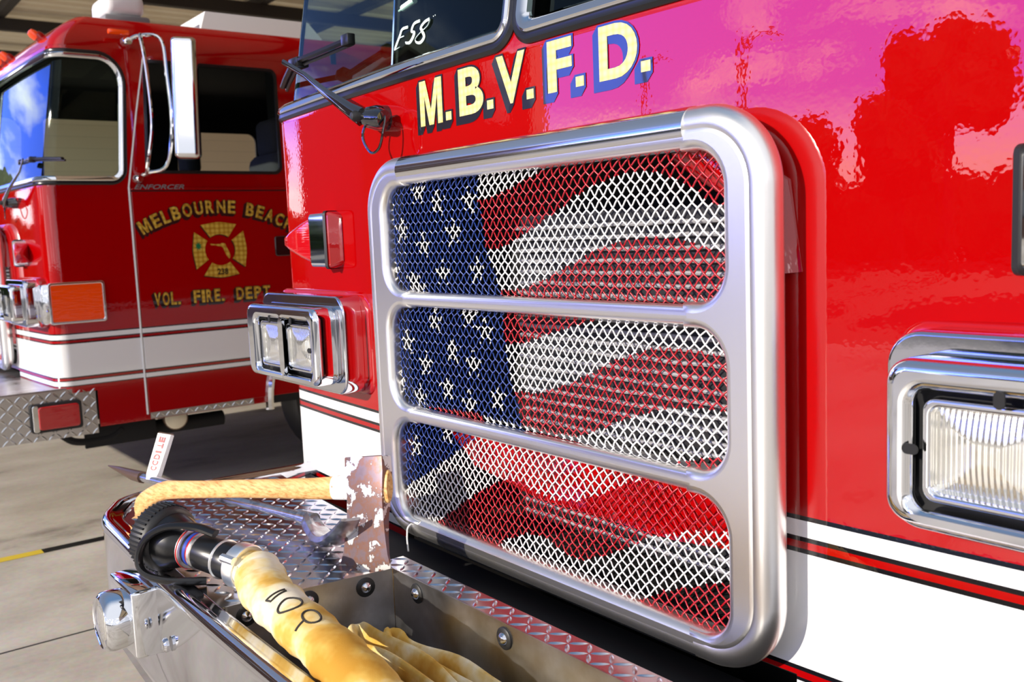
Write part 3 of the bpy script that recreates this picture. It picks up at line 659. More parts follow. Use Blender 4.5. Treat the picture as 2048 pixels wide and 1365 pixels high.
def build_wiper(root, sg):
    def A(x, y, z): return Vector((x * sg * -1, y, z))
    piv = A(-0.632, -0.030, 1.888); tip = A(-1.13, -0.01, 2.107)
    mb = MB(); mb.add(*lathe(piv + Vector((0, .06, 0)), (0, -1, 0), [(0, .034), (.05, .032), (.072, .026), (.08, .006)], 20)); kn = piv + A(-.0, 0, 0) - Vector((0, 0, 0))
    d = (tip - piv).normalized()
    mb.add(*lathe(piv - Vector((0, .015, 0)), A(.9, .15, -.15), [(0, .022), (.055, .026), (.07, .022), (.075, .004)], 16))
    w = mb.obj('wiper', M['gloss'], root)
    mb = MB(); mb.add(*tube([piv - Vector((0, .03, 0)), piv + d * .05 - Vector((0, .034, 0)), piv + d * .22 - Vector((0, .03, 0)), piv + d * .40 - Vector((0, .012, 0)), tip - Vector((0, .02, 0))], [.024, .020, .013, .009, .008], 10, flat=(1.0, .55))); mb.obj('wiper_arm', M['gloss'], w)
    mb = MB(); mb.add(*lathe(piv - Vector((0, .035, 0)) + d * .005, (0, -1, 0), [(-.02, .014), (.012, .014), (.02, .009), (.022, .001)], 14)); mb.obj('pivot_cap', M['rubber'], w)
    mb = MB(); b0 = Vector(surf(-1.43, 2.088, .035)); b1 = Vector(surf(-1.13, 2.105, .035)); b2 = Vector(surf(-0.82, 2.118, .030))
    if sg > 0: b0.x *= -1; b1.x *= -1; b2.x *= -1
    pts = bez([b0, b0 * .5 + b1 * .5 + Vector((0, -.012, .004)), b1 + Vector((0, -.016, .004)), b1 * .5 + b2 * .5 + Vector((0, -.01, .002)), b2], 5)
    mb.add(*tube(pts, 0.011, 6, flat=(.7, 1.0))); mb.add(*tube([p + Vector((0, .013, -.010)) for p in pts], 0.006, 6)); mb.add(*box(b1.x - .03, b1.x + .03, b1.y - .03, b1.y + .01, b1.z - .014, b1.z + .016, .005))
    mb.add(*box(b2.x - .02, b2.x + .02, b2.y - .012, b2.y + .012, b2.z - .016, b2.z + .014, .003)); mb.obj('wiper_blade', M['black'], w)
    hs = bez([A(-.60, -.045, 1.885), A(-.622, -.058, 1.86), A(-.627, -.06, 1.83), A(-.600, -.055, 1.797), A(-.567, -.05, 1.806), A(-.552, -.045, 1.845), A(-.556, -.035, 1.878), A(-.580, -.03, 1.890)], 6)
    mb = MB(); mb.add(*tube(hs, 0.0036, 7)); mb.obj('washer_hose', M['gloss'], w)
    return w

# ------------------------------------------------------------------ front bumper with hose well
def arc_path():
    P = [(-1.300, 0.06), (-1.325, -0.30), (-1.336, -0.455)]
    c0, c1, c2 = Vector((-1.336, -0.475)), Vector((-1.325, -0.535)), Vector((-1.27, -0.575))
    for t in np.linspace(0, 1, 8): q = c0 * (1 - t) ** 2 + c1 * 2 * t * (1 - t) + c2 * t * t; P.append((q.x, q.y))
    c0, c1, c2 = Vector((-1.19, -0.618)), Vector((-1.13, -0.648)), Vector((-1.05, -0.650))
    for t in np.linspace(0, 1, 8): q = c0 * (1 - t) ** 2 + c1 * 2 * t * (1 - t) + c2 * t * t; P.append((q.x, q.y))
    for x in np.linspace(-0.95, 0, 14): P.append((x, -0.684 + 0.0322 * x * x + (0.0)))
    return P + [(-x, y) for x, y in P[:-1][::-1]]
def sweep(path, prof):
    n = len(path); loops = []
    for i in range(n):
        a = Vector(path[max(0, i - 1)]); b = Vector(path[min(n - 1, i + 1)]); t = (b - a).normalized(); nrm = Vector((-t.y, t.x))   # inward for a path running left to right at the front
        loops.append([(path[i][0] + nrm.x * d, path[i][1] + nrm.y * d, z) for d, z in prof])
    m = len(prof); V = [p for l in loops for p in l]
    return V, [(i * m + j, (i + 1) * m + j, (i + 1) * m + j + 1, i * m + j + 1) for i in range(n - 1) for j in range(m - 1)]
ZD = 0.86
def build_bumper(root):
    path = arc_path()
    prof = [(0.058, ZD - .006), (0.056, ZD + .004), (0.050, ZD + .007), (0.036, ZD + .007), (0.030, ZD + .010), (0.018, ZD + .014), (0.008, ZD + .011), (0.001, ZD + .002), (0.0, ZD - .012), (0.004, ZD - .022), (0.004, 0.615), (0.0, 0.608), (0.0, 0.592), (0.006, 0.584), (0.03, 0.582)]
    V, F = sweep(path, prof); b = mk('bumper', V, F, M['steel'], root, True, 50)
    mb = MB(); V, F = sweep(path, [(0.004, .584), (0.004, .555), (0.10, .550)]); mb.add(V, F); mb.obj('bumper_valance', M['gloss'], b)
    left = [(-1.262, -0.07), (-1.272, -0.44), (-1.238, -0.516), (-1.10, -0.590), (-0.80, -0.606), (-0.305, -0.624), (-0.262, -0.252), (-0.322, -0.250), (-0.40, -0.185), (-0.70, -0.125), (-0.90, -0.11)]
    right = [(0.965, -0.624), (1.10, -0.590), (1.238, -0.516), (1.272, -0.44), (1.262, -0.07), (0.97, -0.12), (0.962, -0.25)]
    for poly in (left, right):
        mb = diamond_plate(poly[::-1] if poly is left else poly, ox=.006, oy=.011); mb.v = [(x, y, z + ZD) for x, y, z in mb.v]; mb.obj('deck_plate', M['plate'], b, True, 25)
    xl0, xl1, xr, yf, yb, zf = -0.303, -0.262, 0.96, -0.615, -0.250, 0.64
    def wall(name, q, t, mat=M['well'], edge=0.0):
        mb = MB(); q = [Vector(p) for p in q]; nrm = (q[1] - q[0]).cross(q[3] - q[0]).normalized() * t
        mb.add([p[:] for p in q] + [(p - nrm)[:] for p in q], [(0, 1, 2, 3), (7, 6, 5, 4), (0, 4, 5, 1), (1, 5, 6, 2), (2, 6, 7, 3), (3, 7, 4, 0)]); return mb.obj(name, mat, b, False)
    wall('well_side_wall', [(xl0, yf, zf), (xl1, yb, zf), (xl1, yb, ZD + .001), (xl0, yf, ZD + .001)], -.003)
    wall('well_back_wall', [(xl1 + .004, yb, zf), (xr, yb, zf), (xr, yb, ZD + .001), (xl1 + .004, yb, ZD + .001)], -.003)
    wall('well_front_wall', [(xl0, yf, zf), (xr, yf, zf), (xr, yf, ZD - .01), (xl0, yf, ZD - .01)], .003)
    wall('well_side_wall', [(xr, yf, zf), (xr, yb, zf), (xr, yb, ZD), (xr, yf, ZD)], .003)
    mb = MB(); mb.add(*box(xl0, xr, yf, yb, zf - .004, zf)); mb.obj('well_floor', M['well'], b, False)
    mb = MB(); mb.add(*tube([(xl1 + .002, yb - .002, zf), (xl1 + .002, yb - .002, ZD)], .002, 6)); mb.obj('weld_seam', M['steel'], b)
    mb = MB(); mb.add(*lozenge_strip()); o = mb.obj('ledge_plate', M['plate'], b, True, 25)
    def bolt(p, d):
        mb = MB(); mb.add(*lathe(p, d, [(-.001, .0215), (.003, .0215), (.005, .019)], 22), 1)
        mb.add(*lathe(Vector(p) + Vector(d) * .004, d, [(0, .0125), (.003, .012), (.008, .007), (.0095, .0015)], 18), 0)
        mb.add(*lathe(Vector(p) + Vector(d) * .0125, d, [(0, .0035), (.0012, .0035)], 6), 1)
        mb.obj('well_bolt', [M['steel'], M['rubber']], b)
    for y in (-0.575, -0.445, -0.318): bolt((xl1 + (y - yb) / (yf - yb) * (xl0 - xl1) + .003, y, .833), Vector((1, -.11, 0)).normalized())
    for x in (-0.159, 0.147, 0.45, 0.75): bolt((x, yb - .003, .832), (0, -1, 0))
    # chrome lamp standing proud of the bumper face
    c = Vector((-0.655, -0.672, 0.762))
    mb = MB(); mb.add(*box(c.x - .095, c.x + .080, c.y - .050, c.y + .012, c.z - .075, c.z + .078, .008, 3)); lp = mb.obj('bumper_lamp', M['chrome'], b)
    mb = MB(); mb.add(*lathe(c - Vector((0, .05, 0)), (0, -1, 0), [(0, .066), (.03, .068), (.042, .065), (.050, .057), (.046, .052)], 32)); mb.obj('lamp_ring', M['chrome'], lp)
    mb = MB(); mb.add(*lathe(c - Vector((0, .09, 0)), (0, -1, 0), [(0, .054), (.004, .050), (.008, .03), (.010, .005)], 28)); mb.obj('lamp_glass', M['lens'], lp)
    mb = MB(); mb.add(*lathe(Vector((-0.50, -0.676, .735)), (0, -1, 0), [(0, .016), (.006, .016), (.010, .012), (.011, .001)], 16)); mb.obj('bumper_bolt', M['steel'], b)
    mb = MB(); mb.add(*box(-1.2, 1.2, -0.58, 0.05, 0.575, 0.625, 0)); mb.obj('bumper_frame', M['dark'], b, False)
    mb = MB(); mb.add(*box(-1.25, 1.25, -0.11, 0.02, 0.60, 0.78, 0)); mb.obj('gravel_pan', M['dark'], b, False)
    return b
def lozenge_strip():
    poly = [(-0.312, -0.2505), (0.955, -0.2505), (0.955, -0.194), (-0.312, -0.194)]
    mb = diamond_plate(poly, p=.0275, margin=.003, ox=.004, oy=.0107); return [(x, y, z + ZD + .001) for x, y, z in mb.v], mb.f

def letters(name, mats, items, root, mapf, shadow, label=None):
    """items: (char, x0, x1, z0, z1, bold); gold faces on a black block shadow"""
    g = MB(); k = MB()
    for ch, x0, x1, z0, z1, bold in items:
        V, F = fit(text2d(ch, bold), x0, x1, z0, z1); g.add([mapf(u, w, .0022) for u, w in V], F)
        e = shadow[2]; V2, F2 = fit(text2d(ch, bold + .015), x0 - e, x1 + e, z0 - e, z1 + e)
        for q in range(7):
            t = q / 6; k.add([mapf(u + shadow[0] * t, w + shadow[1] * t, .0016 - .00012 * q) for u, w in V2], F2)
    o = g.obj(name, mats[0], root, False, label=label); k.obj('letter_shadow', mats[1], o, False); return o

# ================================================================== building and ground
def slab(name, x0, x1, y0, y1, z0, z1, mat):
    mb = MB(); mb.add(*box(x0, x1, y0, y1, z0, z1)); return structure(mb.obj(name, mat, None, False))
slab('floor', -60, 60, -10, 14, -0.2, 0.0, M['concrete'])
slab('trim_0', -90, 90, -95, -10, -0.2, 0.0, M['asphalt'])
H = 4.45
def corr(name, x0, x1, y0, y1, z):                       # corrugated deck, ribs running into the building
    mb = MB(); V = []; n = 0; x = x0
    prof = [(0, 0), (.10, 0), (.13, .05), (.23, .05), (.26, 0)]
    while x < x1:
        for dx, dz in prof[:-1]: V.append((x + dx, z + dz))
        x += .26
    k = len(V); mb.add([(a, y0, b) for a, b in V] + [(a, y1, b) for a, b in V], [(i, k + i, k + i + 1, i + 1) for i in range(k - 1)])
    return structure(mb.obj(name, M['beige'], None, False))
corr('ceiling', -17.0, 8.0, 0.35, 13.0, H)
slab('trim_1', -17.2, 8.2, 0.3, 13.2, H + .08, H + .2, M['beam'])
n_t = 2
for y in (1.1, 2.3, 3.5, 4.7, 6.2, 8.0, 10.0):
    slab('trim_%d' % n_t, -17, 8, y - .05, y + .05, H - .10, H - .002, M['beam']); n_t += 1
for x in (-15.2, -13.2, -11.2, -9.2, -7.0, -4.5, -1.0, 3.0):
    slab('trim_%d' % n_t, x - .05, x + .05, 0.5, 13, H - .24, H - .102, M['beam']); n_t += 1
slab('wall_left', -17.2, -17.0, 0.2, 13, 0, H + .1, M['block'])
slab('wall_back', -17.2, 8.2, 13.0, 13.2, 0, H + .1, M['block'])
slab('wall_right', 8.0, 8.2, 0.2, 13, 0, H + .1, M['block'])
# floor tape and sawn joints
TX = -3.93
yy = -3.03; k = 0
while yy < 8:
    l = 0.62 if k % 2 else 0.5
    slab('trim_%d' % n_t, TX - .038, TX + .038, yy, yy + l, 0.0005, 0.002, M['yellow'] if k % 2 == 0 else M['black']); n_t += 1; yy += l; k += 1
for x in (-2.63, -7.6):
    slab('trim_%d' % n_t, x - .006, x + .006, -14, 13, 0.0003, 0.0012, M['joint']); n_t += 1

# ================================================================== the front engine
eng = thing('fire_engine', 'bright red fire engine filling the foreground with a flag-painted wire mesh grille', 'fire engine')
build_cab(eng); build_grille(eng)
for sg in (-1, 1): build_headlight(eng, sg); build_marker(eng, sg)
build_wiper(eng, -1)
build_bumper(eng)
def on_front(u, w, h):
    p = surf(math.copysign(s_front(abs(u)), u), w, h); return p
ML_ = [('M', -.456, -.357, 1.846, 1.951, .012), ('.', -.343, -.320, 1.848, 1.867, .02), ('B', -.286, -.191, 1.850, 1.953, .03), ('.', -.178, -.155, 1.852, 1.871, .02), ('V', -.140, -.041, 1.854, 1.956, .03), ('.', -.039, -.016, 1.855, 1.874, .02),
       ('F', .030, .103, 1.857, 1.957, .03), ('.', .113, .136, 1.858, 1.877, .02), ('D', .179, .278, 1.858, 1.957, .03), ('.', .286, .309, 1.859, 1.878, .02)]
letters('front_lettering', (M['gold'], M['blackvinyl']), ML_, eng, on_front, (-.013, -.014, .0045), 'gold block letters M.B.V.F.D. with black drop shadow')
mb = MB()
for st in ([(-.591, 2.111), (-.621, 2.111), (-.631, 2.096), (-.650, 2.066), (-.628, 2.067)], [(-.637, 2.091), (-.608, 2.092)], [(-.532, 2.115), (-.561, 2.113), (-.570, 2.097), (-.556, 2.091), (-.559, 2.080), (-.574, 2.069), (-.595, 2.072)],
           [(-.485, 2.110), (-.507, 2.107), (-.524, 2.097), (-.515, 2.086), (-.503, 2.070), (-.518, 2.059), (-.541, 2.064), (-.544, 2.074), (-.521, 2.085), (-.492, 2.094), (-.483, 2.105), (-.485, 2.110)], [(-.468, 2.112), (-.466, 2.113)], [(-.460, 2.113), (-.458, 2.114)]):
    pts = [Vector(surf(-s_front(-x - .002), z, -.027)) for x, z in st]
    if len(pts) > 3: pts = bez(pts, 4)
    mb.add(*tube(pts, [.0036 if len(pts) > 2 else .0014] * len(pts), 8, flat=(1, .35)))
mb.obj('windshield_number', M['marker'], eng, label='number E58 hand-lettered in white on the windshield')
mb = MB(); a, b_ = Vector(surf(-.664, 2.167, -.036)), Vector(surf(-.585, 2.178, -.036)); mb.add(*tube([a, a * .75 + b_ * .25, a * .75 + b_ * .25, b_], [.003, .0035, .0085, .0085], 10)); mb.obj('paint_marker', M['marker'], eng)

mb = MB(); mb.add(*box(-W + .06, -W + .075, .62, 1.75, 1.98, 2.80)); mb.obj('dark_view_panel', M['dark'], eng, False)  # black panel added to darken the view through the windshield
# ================================================================== the engine parked behind
def copy_tree(o, parent):
    c = o.copy(); COL.objects.link(c); c.parent = parent
    for ch in list(o.children): copy_tree(ch, c)
    return c
eng2 = thing('fire_engine', 'darker red fire engine parked behind on the left with gold door lettering', 'fire engine', (-4.4 - W, -0.10, 0))
SKIP = ('dark_view_panel', 'wiper', 'front_lettering', 'windshield_number', 'paint_marker', 'bumper')
for ch in list(eng.children):
    if ch.name.split('.')[0] not in SKIP: copy_tree(ch, eng2)
wp = build_wiper(eng2, 1); wp.location = (.28, .02, 0); wp = build_wiper(eng2, -1); wp.location = (.30, -.01, 0)
def side(u, w, h): return (W + .010 + h, u, w)
mt = Matrix(((0, 0, 1, W + .003), (1, 0, 0, 0), (0, 1, 0, 0), (0, 0, 0, 1)))
dr = mk('door', *plate2d([rrect(0.556, 1.62, 0.58, 1.945, 0.015)], 0.004, 0.003, mt, 2), M['paint'], eng2, True, 40)
mb = MB(); mb.add(*tube([(W + .006, .546, .575), (W + .006, .546, 1.95)], .006, 8)); mb.add(*tube([(W + .004, .546, 1.95), surf(s_side(.60), 2.4, .004), surf(s_side(.66), 2.78, .004)], .005, 8)); mb.obj('lit_seam_strip', M['white'], dr)  # white strip paints the light caught along the door gap
mb = MB(); mb.add(*tube([(W + .01, .55, 1.928), (W + .01, 1.62, 1.928)], .004, 6)); mb.obj('door_crease', M['black'], dr)
poly = [(0.56, 0.545), (1.22, 0.545), (1.22, 0.583), (0.56, 0.583)]
mb = diamond_plate(poly, p=.03, margin=.006, ox=.004, oy=.564 - .57); mb.v = [side(x, y, z + .004) for x, y, z in mb.v]; mb.obj('door_sill_plate', M['plate'], dr, True, 25)
mb = MB(); V, F = fit(text2d('ENFORCER', .012, .35), .575, .875, 1.938, 1.966); mb.add([side(u, w, .002) for u, w in V], F); nb = mb.obj('name_badge', M['grey'], dr, False, label='slanted grey lettering at the top of the door')
# arched and straight door lettering
def arc_text(name, s, cy, cz, R, a0, a1, h, root):
    g = MB(); k = MB(); ws = {'I': .5, '.': .45, ' ': .75, 'M': 1.25, 'N': 1.05, 'O': 1.08, 'L': .88, 'E': .92}
    wt = [ws.get(c, 1.0) for c in s]; tot = sum(wt); acc = 0
    for c, w_ in zip(s, wt):
        if c != ' ':
            a = a0 + (a1 - a0) * (acc + w_ / 2) / tot; wid = abs(a1 - a0) * R * w_ / tot * .78
            V, F = fit(text2d(c, .03), -wid / 2, wid / 2, 0, h if c != '.' else h * .2)
            def put(u, w): return cy + (R + w) * math.sin(a) + u * math.cos(a), cz + (R + w) * math.cos(a) - u * math.sin(a)
            g.add([side(*put(u, w), .0025) for u, w in V], F)
            V2, F2 = fit(text2d(c, .06), -wid / 2 - .004, wid / 2 + .004, -.004, (h if c != '.' else h * .2) + .004)
            for q in range(4): k.add([side(*put(u - .005 * q, w - .005 * q), .0016 - .0002 * q) for u, w in V2], F2)
        acc += w_
    o = g.obj(name, M['gold_door'], root, False); k.obj('letter_shadow', M['blackvinyl'], o, False); return o
arc_text('town_lettering', 'MELBOURNE', 1.075, 1.787 - .95, .95, -.525, .125, .082, dr)['label'] = 'arched gold word MELBOURNE'
arc_text('town_lettering', 'BEACH', 1.075, 1.787 - .95, .95, .18, .535, .082, dr)['label'] = 'arched gold word BEACH'
R0 = 60.0
for wd, u0, u1 in (('VOL.', .635, .80), ('FIRE.', .875, 1.08), ('DEPT.', 1.15, 1.42)):
    arc_text('department_lettering', wd, (u0 + u1) / 2, 1.232 - R0, R0, -(u1 - u0) / 2 / R0, (u1 - u0) / 2 / R0, .080, dr)['label'] = 'gold word ' + wd
ce = (1.072, 1.557); g = MB(); k = MB()
for q in range(4):
    a0 = q * PI / 2; P = [(.098, a0 + t) for t in np.linspace(-.64, .64, 10)] + [(.174 + .022 * abs(t / .64) ** 3 , a0 + t * .98) for t in np.linspace(.64, -.64, 15)]
    f = lambda r, a, d=0: (ce[0] + (r + d) * math.sin(a), ce[1] + (r + d) * math.cos(a))
    g.add([side(*f(*p), .0022) for p in P], [tuple(range(len(P)))])
    k.add([side(f(*p)[0] - .006, f(*p)[1] - .006, .0014) for p in P], [tuple(range(len(P)))])
em = g.obj('door_emblem', M['gold_door'], dr, False, label='gold four-armed cross emblem with a state outline in its ring'); k.obj('emblem_shadow', M['blackvinyl'], em, False)
FLO = [(-.062, .040), (-.030, .036), (.004, .036), (.012, .042), (.034, .038), (.042, .015), (.056, -.012), (.064, -.042), (.056, -.058), (.040, -.040), (.028, -.012), (.020, .012), (.004, .022), (-.014, .024), (-.030, .030), (-.058, .030)]
mb = MB(); mb.add([side(ce[0] + x, ce[1] + y, .0022) for x, y in FLO][::-1], [tuple(range(len(FLO)))]); mb.obj('state_outline', M['gold_door'], em, False)
mb = MB(); V, F = fit(text2d('238', .03), ce[0] - .028, ce[0] + .042, ce[1] - .156, ce[1] - .118); mb.add([side(u, w, .003) for u, w in V], F); mb.obj('emblem_number', M['black'], em, False)
mb = MB(); P = []
for q in range(16): a = 2 * PI * q / 16; r = .030 if q % 2 else .015; P.append(side(ce[0] - .138 + r * .8 * math.cos(a), ce[1] + .028 + r * math.sin(a), .003))
mb.add(P, [tuple(range(16))]); mb.obj('emblem_palm', M['green'], em, False)
# mirror on the door
mb = MB(); V, F = plate2d([rrect(-.072, .072, 0, .70, .03)], .03, .03, Matrix.Translation((W + .24, .835, 2.10)) @ Matrix.Rotation(math.radians(62), 4, 'Z') @ Matrix.Rotation(math.radians(2), 4, 'Y') @ FRONT, 5); mb.add(V, F)
mi = mb.obj('side_mirror', M['chrome'], eng2, True, 50)
mb = MB()
for dx, dy in ((.12, -.09), (.16, .01)):
    mb.add(*tube(bez([(W + .0, .60, 2.80), (W + .06, .66, 2.83), (W + dx, .74 + dy, 2.80), (W + dx + .03, .75 + dy, 2.60), (W + dx + .05, .75 + dy, 2.30), (W + dx, .72 + dy, 2.07), (W + .05, .64, 2.03), (W - .02, .60, 2.00)], 6), .011, 8))
mb.add(*lathe((W - .02, .60, 2.80), (1, .2, 0), [(0, .03), (.03, .03), (.05, .02)], 14)); mb.add(*lathe((W - .01, .60, 2.0), (1, .2, 0), [(0, .03), (.03, .03), (.05, .02)], 14)); mb.obj('mirror_bracket', M['chrome'], mi)
# roof fittings
for x in (1.02, .22, .04, -.14, -.95):
    p = Vector(surf(math.copysign(s_front(abs(x)), x), 2.86, .0)); mb = MB(); mb.add(*lathe(p - Vector((0, -.02, 0)), (0, -.8, .6), [(0, .032), (.03, .032), (.045, .028)], 14)); c = mb.obj('clearance_lamp', M['red'], eng2)
    mb = MB(); mb.add(*lathe(p - Vector((0, .010, -.012)), (0, -.8, .6), [(0, .028), (.03, .028), (.05, .02), (.055, .003)], 14)); mb.obj('clearance_lens', M['amber'], c)
mb = MB(); mb.add(*box(W - .01, W + .02, .50, .62, 2.835, 2.865, .008)); mb.obj('side_marker', M['amber'], eng2)
mb = MB(); mb.add(*box(.60, 1.10, .58, .86, 2.96, 3.03, .02)); bc = mb.obj('warning_beacon', M['grey'], eng2)
mb = MB(); mb.add(*box(.72, 1.08, .60, .84, 3.03, 3.17, .05, 4)); mb.obj('beacon_dome', M['white'], bc)
mb = MB(); mb.add(*loft([[(.45, 1.15, 2.955), (1.15, 1.15, 2.955), (1.15, 2.05, 2.955), (.45, 2.05, 2.955)], [(.50, 1.22, 3.11), (1.08, 1.22, 3.11), (1.08, 1.95, 3.11), (.50, 1.95, 3.11)]], True)); mb.obj('roof_unit', M['white'], eng2, False)
# bumper of the rear engine
bx = W - .005
mb = MB(); mb.add(*box(-bx, bx, -.62, .262, .53, .79, .012)); b2 = mb.obj('bumper', M['steel'], eng2)
poly = [(-.60, .506), (.258, .506), (.258, .786), (-.60, .786)]
mb = diamond_plate(poly, p=.040, margin=.004, k=1.35); mb.v = [(bx + .004 + z * 1.2, x, y) for x, y, z in mb.v]; mb.obj('side_plate', M['plate'], b2, True, 25)
mb = MB(); mb.add(*box(-bx + .02, bx - .005, -.60, .25, .788, .7935)); mb.obj('deck_plate', M['well'], b2, False)
mt = Matrix(((0, 0, 1, bx + .014), (1, 0, 0, 0), (0, 1, 0, 0), (0, 0, 0, 1)))
sl = mk('side_lamp', *plate2d([rrect(-.105, .172, .555, .722, .02)], .008, .004, mt, 3), M['rubber'], b2)
mt2 = Matrix.Translation((.014, 0, 0)) @ mt
mk('lamp_chrome', *plate2d([rrect(-.095, -.062, .562, .716, .012)], .006, .004, mt2, 3), M['chrome'], sl); mk('red_lens', *plate2d([rrect(-.066, .155, .572, .706, .018)], .008, .007, mt2, 3), M['redlens'], sl)
mb = MB(); mb.add(*lathe((.30, -.36, .79), (0, 0, 1), [(0, .17), (.04, .19), (.10, .20), (.14, .21), (.165, .19), (.18, .06), (.18, .002)], 30)); sr = mb.obj('siren', M['gloss'], b2); mb = MB(); mb.add(*lathe((.30, -.36, .915), (0, 0, 1), [(0, .205), (.012, .222), (.026, .205)], 30)); mb.obj('siren_ring', M['red'], sr)
# underneath
mb = MB(); mb.add(*box(W - .12, W - .10, .2, .62, .40, .54, .004)); mb.add(*tube(bez([(W - .11, .08, .50), (W - .11, .14, .455), (W - .11, .24, .44), (W - .11, .36, .45), (W - .11, .42, .49)], 5), .022, 8)); mb.obj('tow_hook', M['dark'], eng2)
mb = MB(); mb.add(*lathe((W - .25, .6, .44), (0, 1, 0), [(0, .05), (.5, .05)], 16)); mb.obj('step_tube', M['dark'], eng2)
mb = MB(); mb.add(*lathe((W - .50, .80, .50), (1, -.12, 0), [(0, .07), (.36, .07), (.37, .075)], 24)); ex = mb.obj('air_tank', M['rusty'], eng2); mb = MB(); mb.add(*lathe((W - .128, .755, .50), (1, -.12, 0), [(0, .068), (.012, .055), (.018, .003)], 24)); mb.obj('tank_end', M['beige'], ex)
mb = MB(); wc = Vector((W - .34, 2.05, .53)); mb.add(*lathe(wc, (1, 0, 0), [(0, .30), (.02, .44), (.06, .52), (.22, .53), (.28, .50), (.30, .40), (.27, .30), (.24, .10), (.24, .01)], 40)); wh = mb.obj('wheel', M['rubber'], eng2)
ar = [(W + .012, 2.05 + .72 * math.cos(a), .53 + .72 * math.sin(a)) for a in np.linspace(-.05, PI + .05, 40)]
mb = MB(); mb.add(*tube(ar, .028, 8)); mb.obj('wheel_arch_trim', M['chrome'], eng2)
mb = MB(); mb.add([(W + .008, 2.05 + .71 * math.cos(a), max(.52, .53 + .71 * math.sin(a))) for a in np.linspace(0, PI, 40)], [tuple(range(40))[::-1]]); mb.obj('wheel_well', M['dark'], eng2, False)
mt = Matrix(((0, 0, 1, W + .012), (1, 0, 0, 0), (0, 1, 0, 0), (0, 0, 0, 1)))
mk('door_handle', *plate2d([rrect(1.44, 1.56, 1.50, 1.63, .015)], .006, .004, mt, 3), M['gloss'], dr)

# ================================================================== tools on the bumper
# --- axe
ax = thing('fire_axe', 'rusty axe with chipped white paint and a pale wooden handle, leaning at the grille', 'axe', (-.30, -.29, ZD))
ax_off = -Vector(ax.location)
E0 = Vector((-.318, -.268, 1.040)); E1 = Vector((-1.150, -.528, .908))
hx = (E0 - E1).normalized(); vv = Vector((-.02, .21, .98)); vv = (vv - hx * vv.dot(hx)).normalized(); nn = hx.cross(vv)
if nn.y > 0: nn = -nn
def AX(u, v, n): return (E0 + hx * u * (1.28 if u > -.075 else 1)  + vv * v + nn * n + ax_off)[:]
lev = [(.064, -.046, .040, .0165), (.062, -.047, .043, .018), (.03, -.046, .045, .019), (0, -.043, .044, .0195), (-.03, -.043, .042, .018), (-.07, -.047, .040, .012), (-.11, -.054, .041, .0075), (-.15, -.063, .044, .0045), (-.174, -.071, .049, .0022), (-.180, -.070, .048, .0006)]
loops = []
for v, a, b, t in lev:
    loop = []
    for u, n in ((a, -t * .8), (a * .6 + b * .4, -t), (a * .2 + b * .8, -t), (b, -t * .8), (b, t * .8), (a * .2 + b * .8, t), (a * .6 + b * .4, t), (a, t * .8)):
        bow = (1 - ((u - (a + b) / 2) / ((b - a) / 2)) ** 2) * (.010 if v < -.13 else 0)
        loop.append(AX(u, v - bow, n))
    loops.append(loop)
V, F = loft(loops, True); F.append(tuple(range(8))[::-1]); hd = mk('axe_head', V, F, M['axesteel'], ax, True, 35); s = hd.modifiers.new('b', 'BEVEL'); s.width = .003; s.segments = 2; s.limit_method = 'ANGLE'
mb = MB(); mb.add(*loft([[AX(.040 + d, .036 * math.sin(a) * k - .004, .011 * math.cos(a) * k) for a in np.linspace(0, 2 * PI, 20)[:-1]] for d, k in ((0, 1), (.008, 1), (.010, .9))], True)); mb.obj('handle_end_grain', M['wood'], hd)
hl = (E0 - E1).length
hp = [(-.03, -.003, .029, .0125), (-.10, -.003, .0265, .013), (-.18, -.003, .025, .014), (-.30, 0, .0235, .0145), (-.45, .004, .0225, .0145), (-.60, .006, .0225, .0145), (-.70, .008, .0235, .014), (-.76, .009, .025, .014), (-.80, .004, .0255, .014), (-.84, -.008, .027, .0145), (-.872, -.022, .030, .0155), (-.892, -.032, .029, .015), (-.899, -.036, .022, .011)]
def handle(sel, name, mat, k=1.0):
    loops = [[AX(u, v + k * h * math.sin(a), k * t * math.cos(a)) for a in np.linspace(0, 2 * PI, 21)[:-1]] for u, v, h, t in sel]
    V, F = loft(loops, True); F.append(tuple(range(20))[::-1]); return mk(name, V, F, mat, ax, True, 60)
sc_ = hl / .89; hp = [(u * sc_, v, h, t) for u, v, h, t in hp]
handle(hp[1:], 'axe_handle', M['wood']); handle([hp[0], (hp[1][0] * .7, -.003, .0278, .0134), (hp[1][0] - .012, -.003, .0268, .0136), (hp[1][0] - .014, -.003, .0250, .0120)], 'painted_collar', M['woodpaint'])
# --- pry bar
hb = thing('pry_bar', 'steel pry bar with a white painted adze, lying under the axe handle', 'pry bar', (-1.0, -.39, ZD))
ho = -Vector(hb.location)
def HB(*p): return (Vector(p) + ho)
j0, s2 = Vector((-1.372, -.455, .902)), Vector((-.616, -.278, .899)); dd = (s2 - j0).normalized()
mb = MB(); mb.add(*tube([j0 + ho, s2 + ho], .0135, 18))
for a, b in ((.20, .31), (.46, .60)):
    L0 = (s2 - j0).length
    for q in range(26): p = j0.lerp(s2, a + (b - a) * q / 25) + ho; mb.add(*tube([p - dd * .0012, p + dd * .0012],   .0148, 14))
mb.obj('shaft', M['forged'], hb)
cp = bez([s2 + ho, HB(-.56, -.290, .892), HB(-.485, -.305, .890), HB(-.41, -.318, .905), HB(-.345, -.328, .938), HB(-.285, -.334, .984)], 6); n = len(cp)
mb = MB(); mb.add(*tube([s2 + ho - dd * .03, s2 + ho + dd * .02], .0195, 16))
loops = []
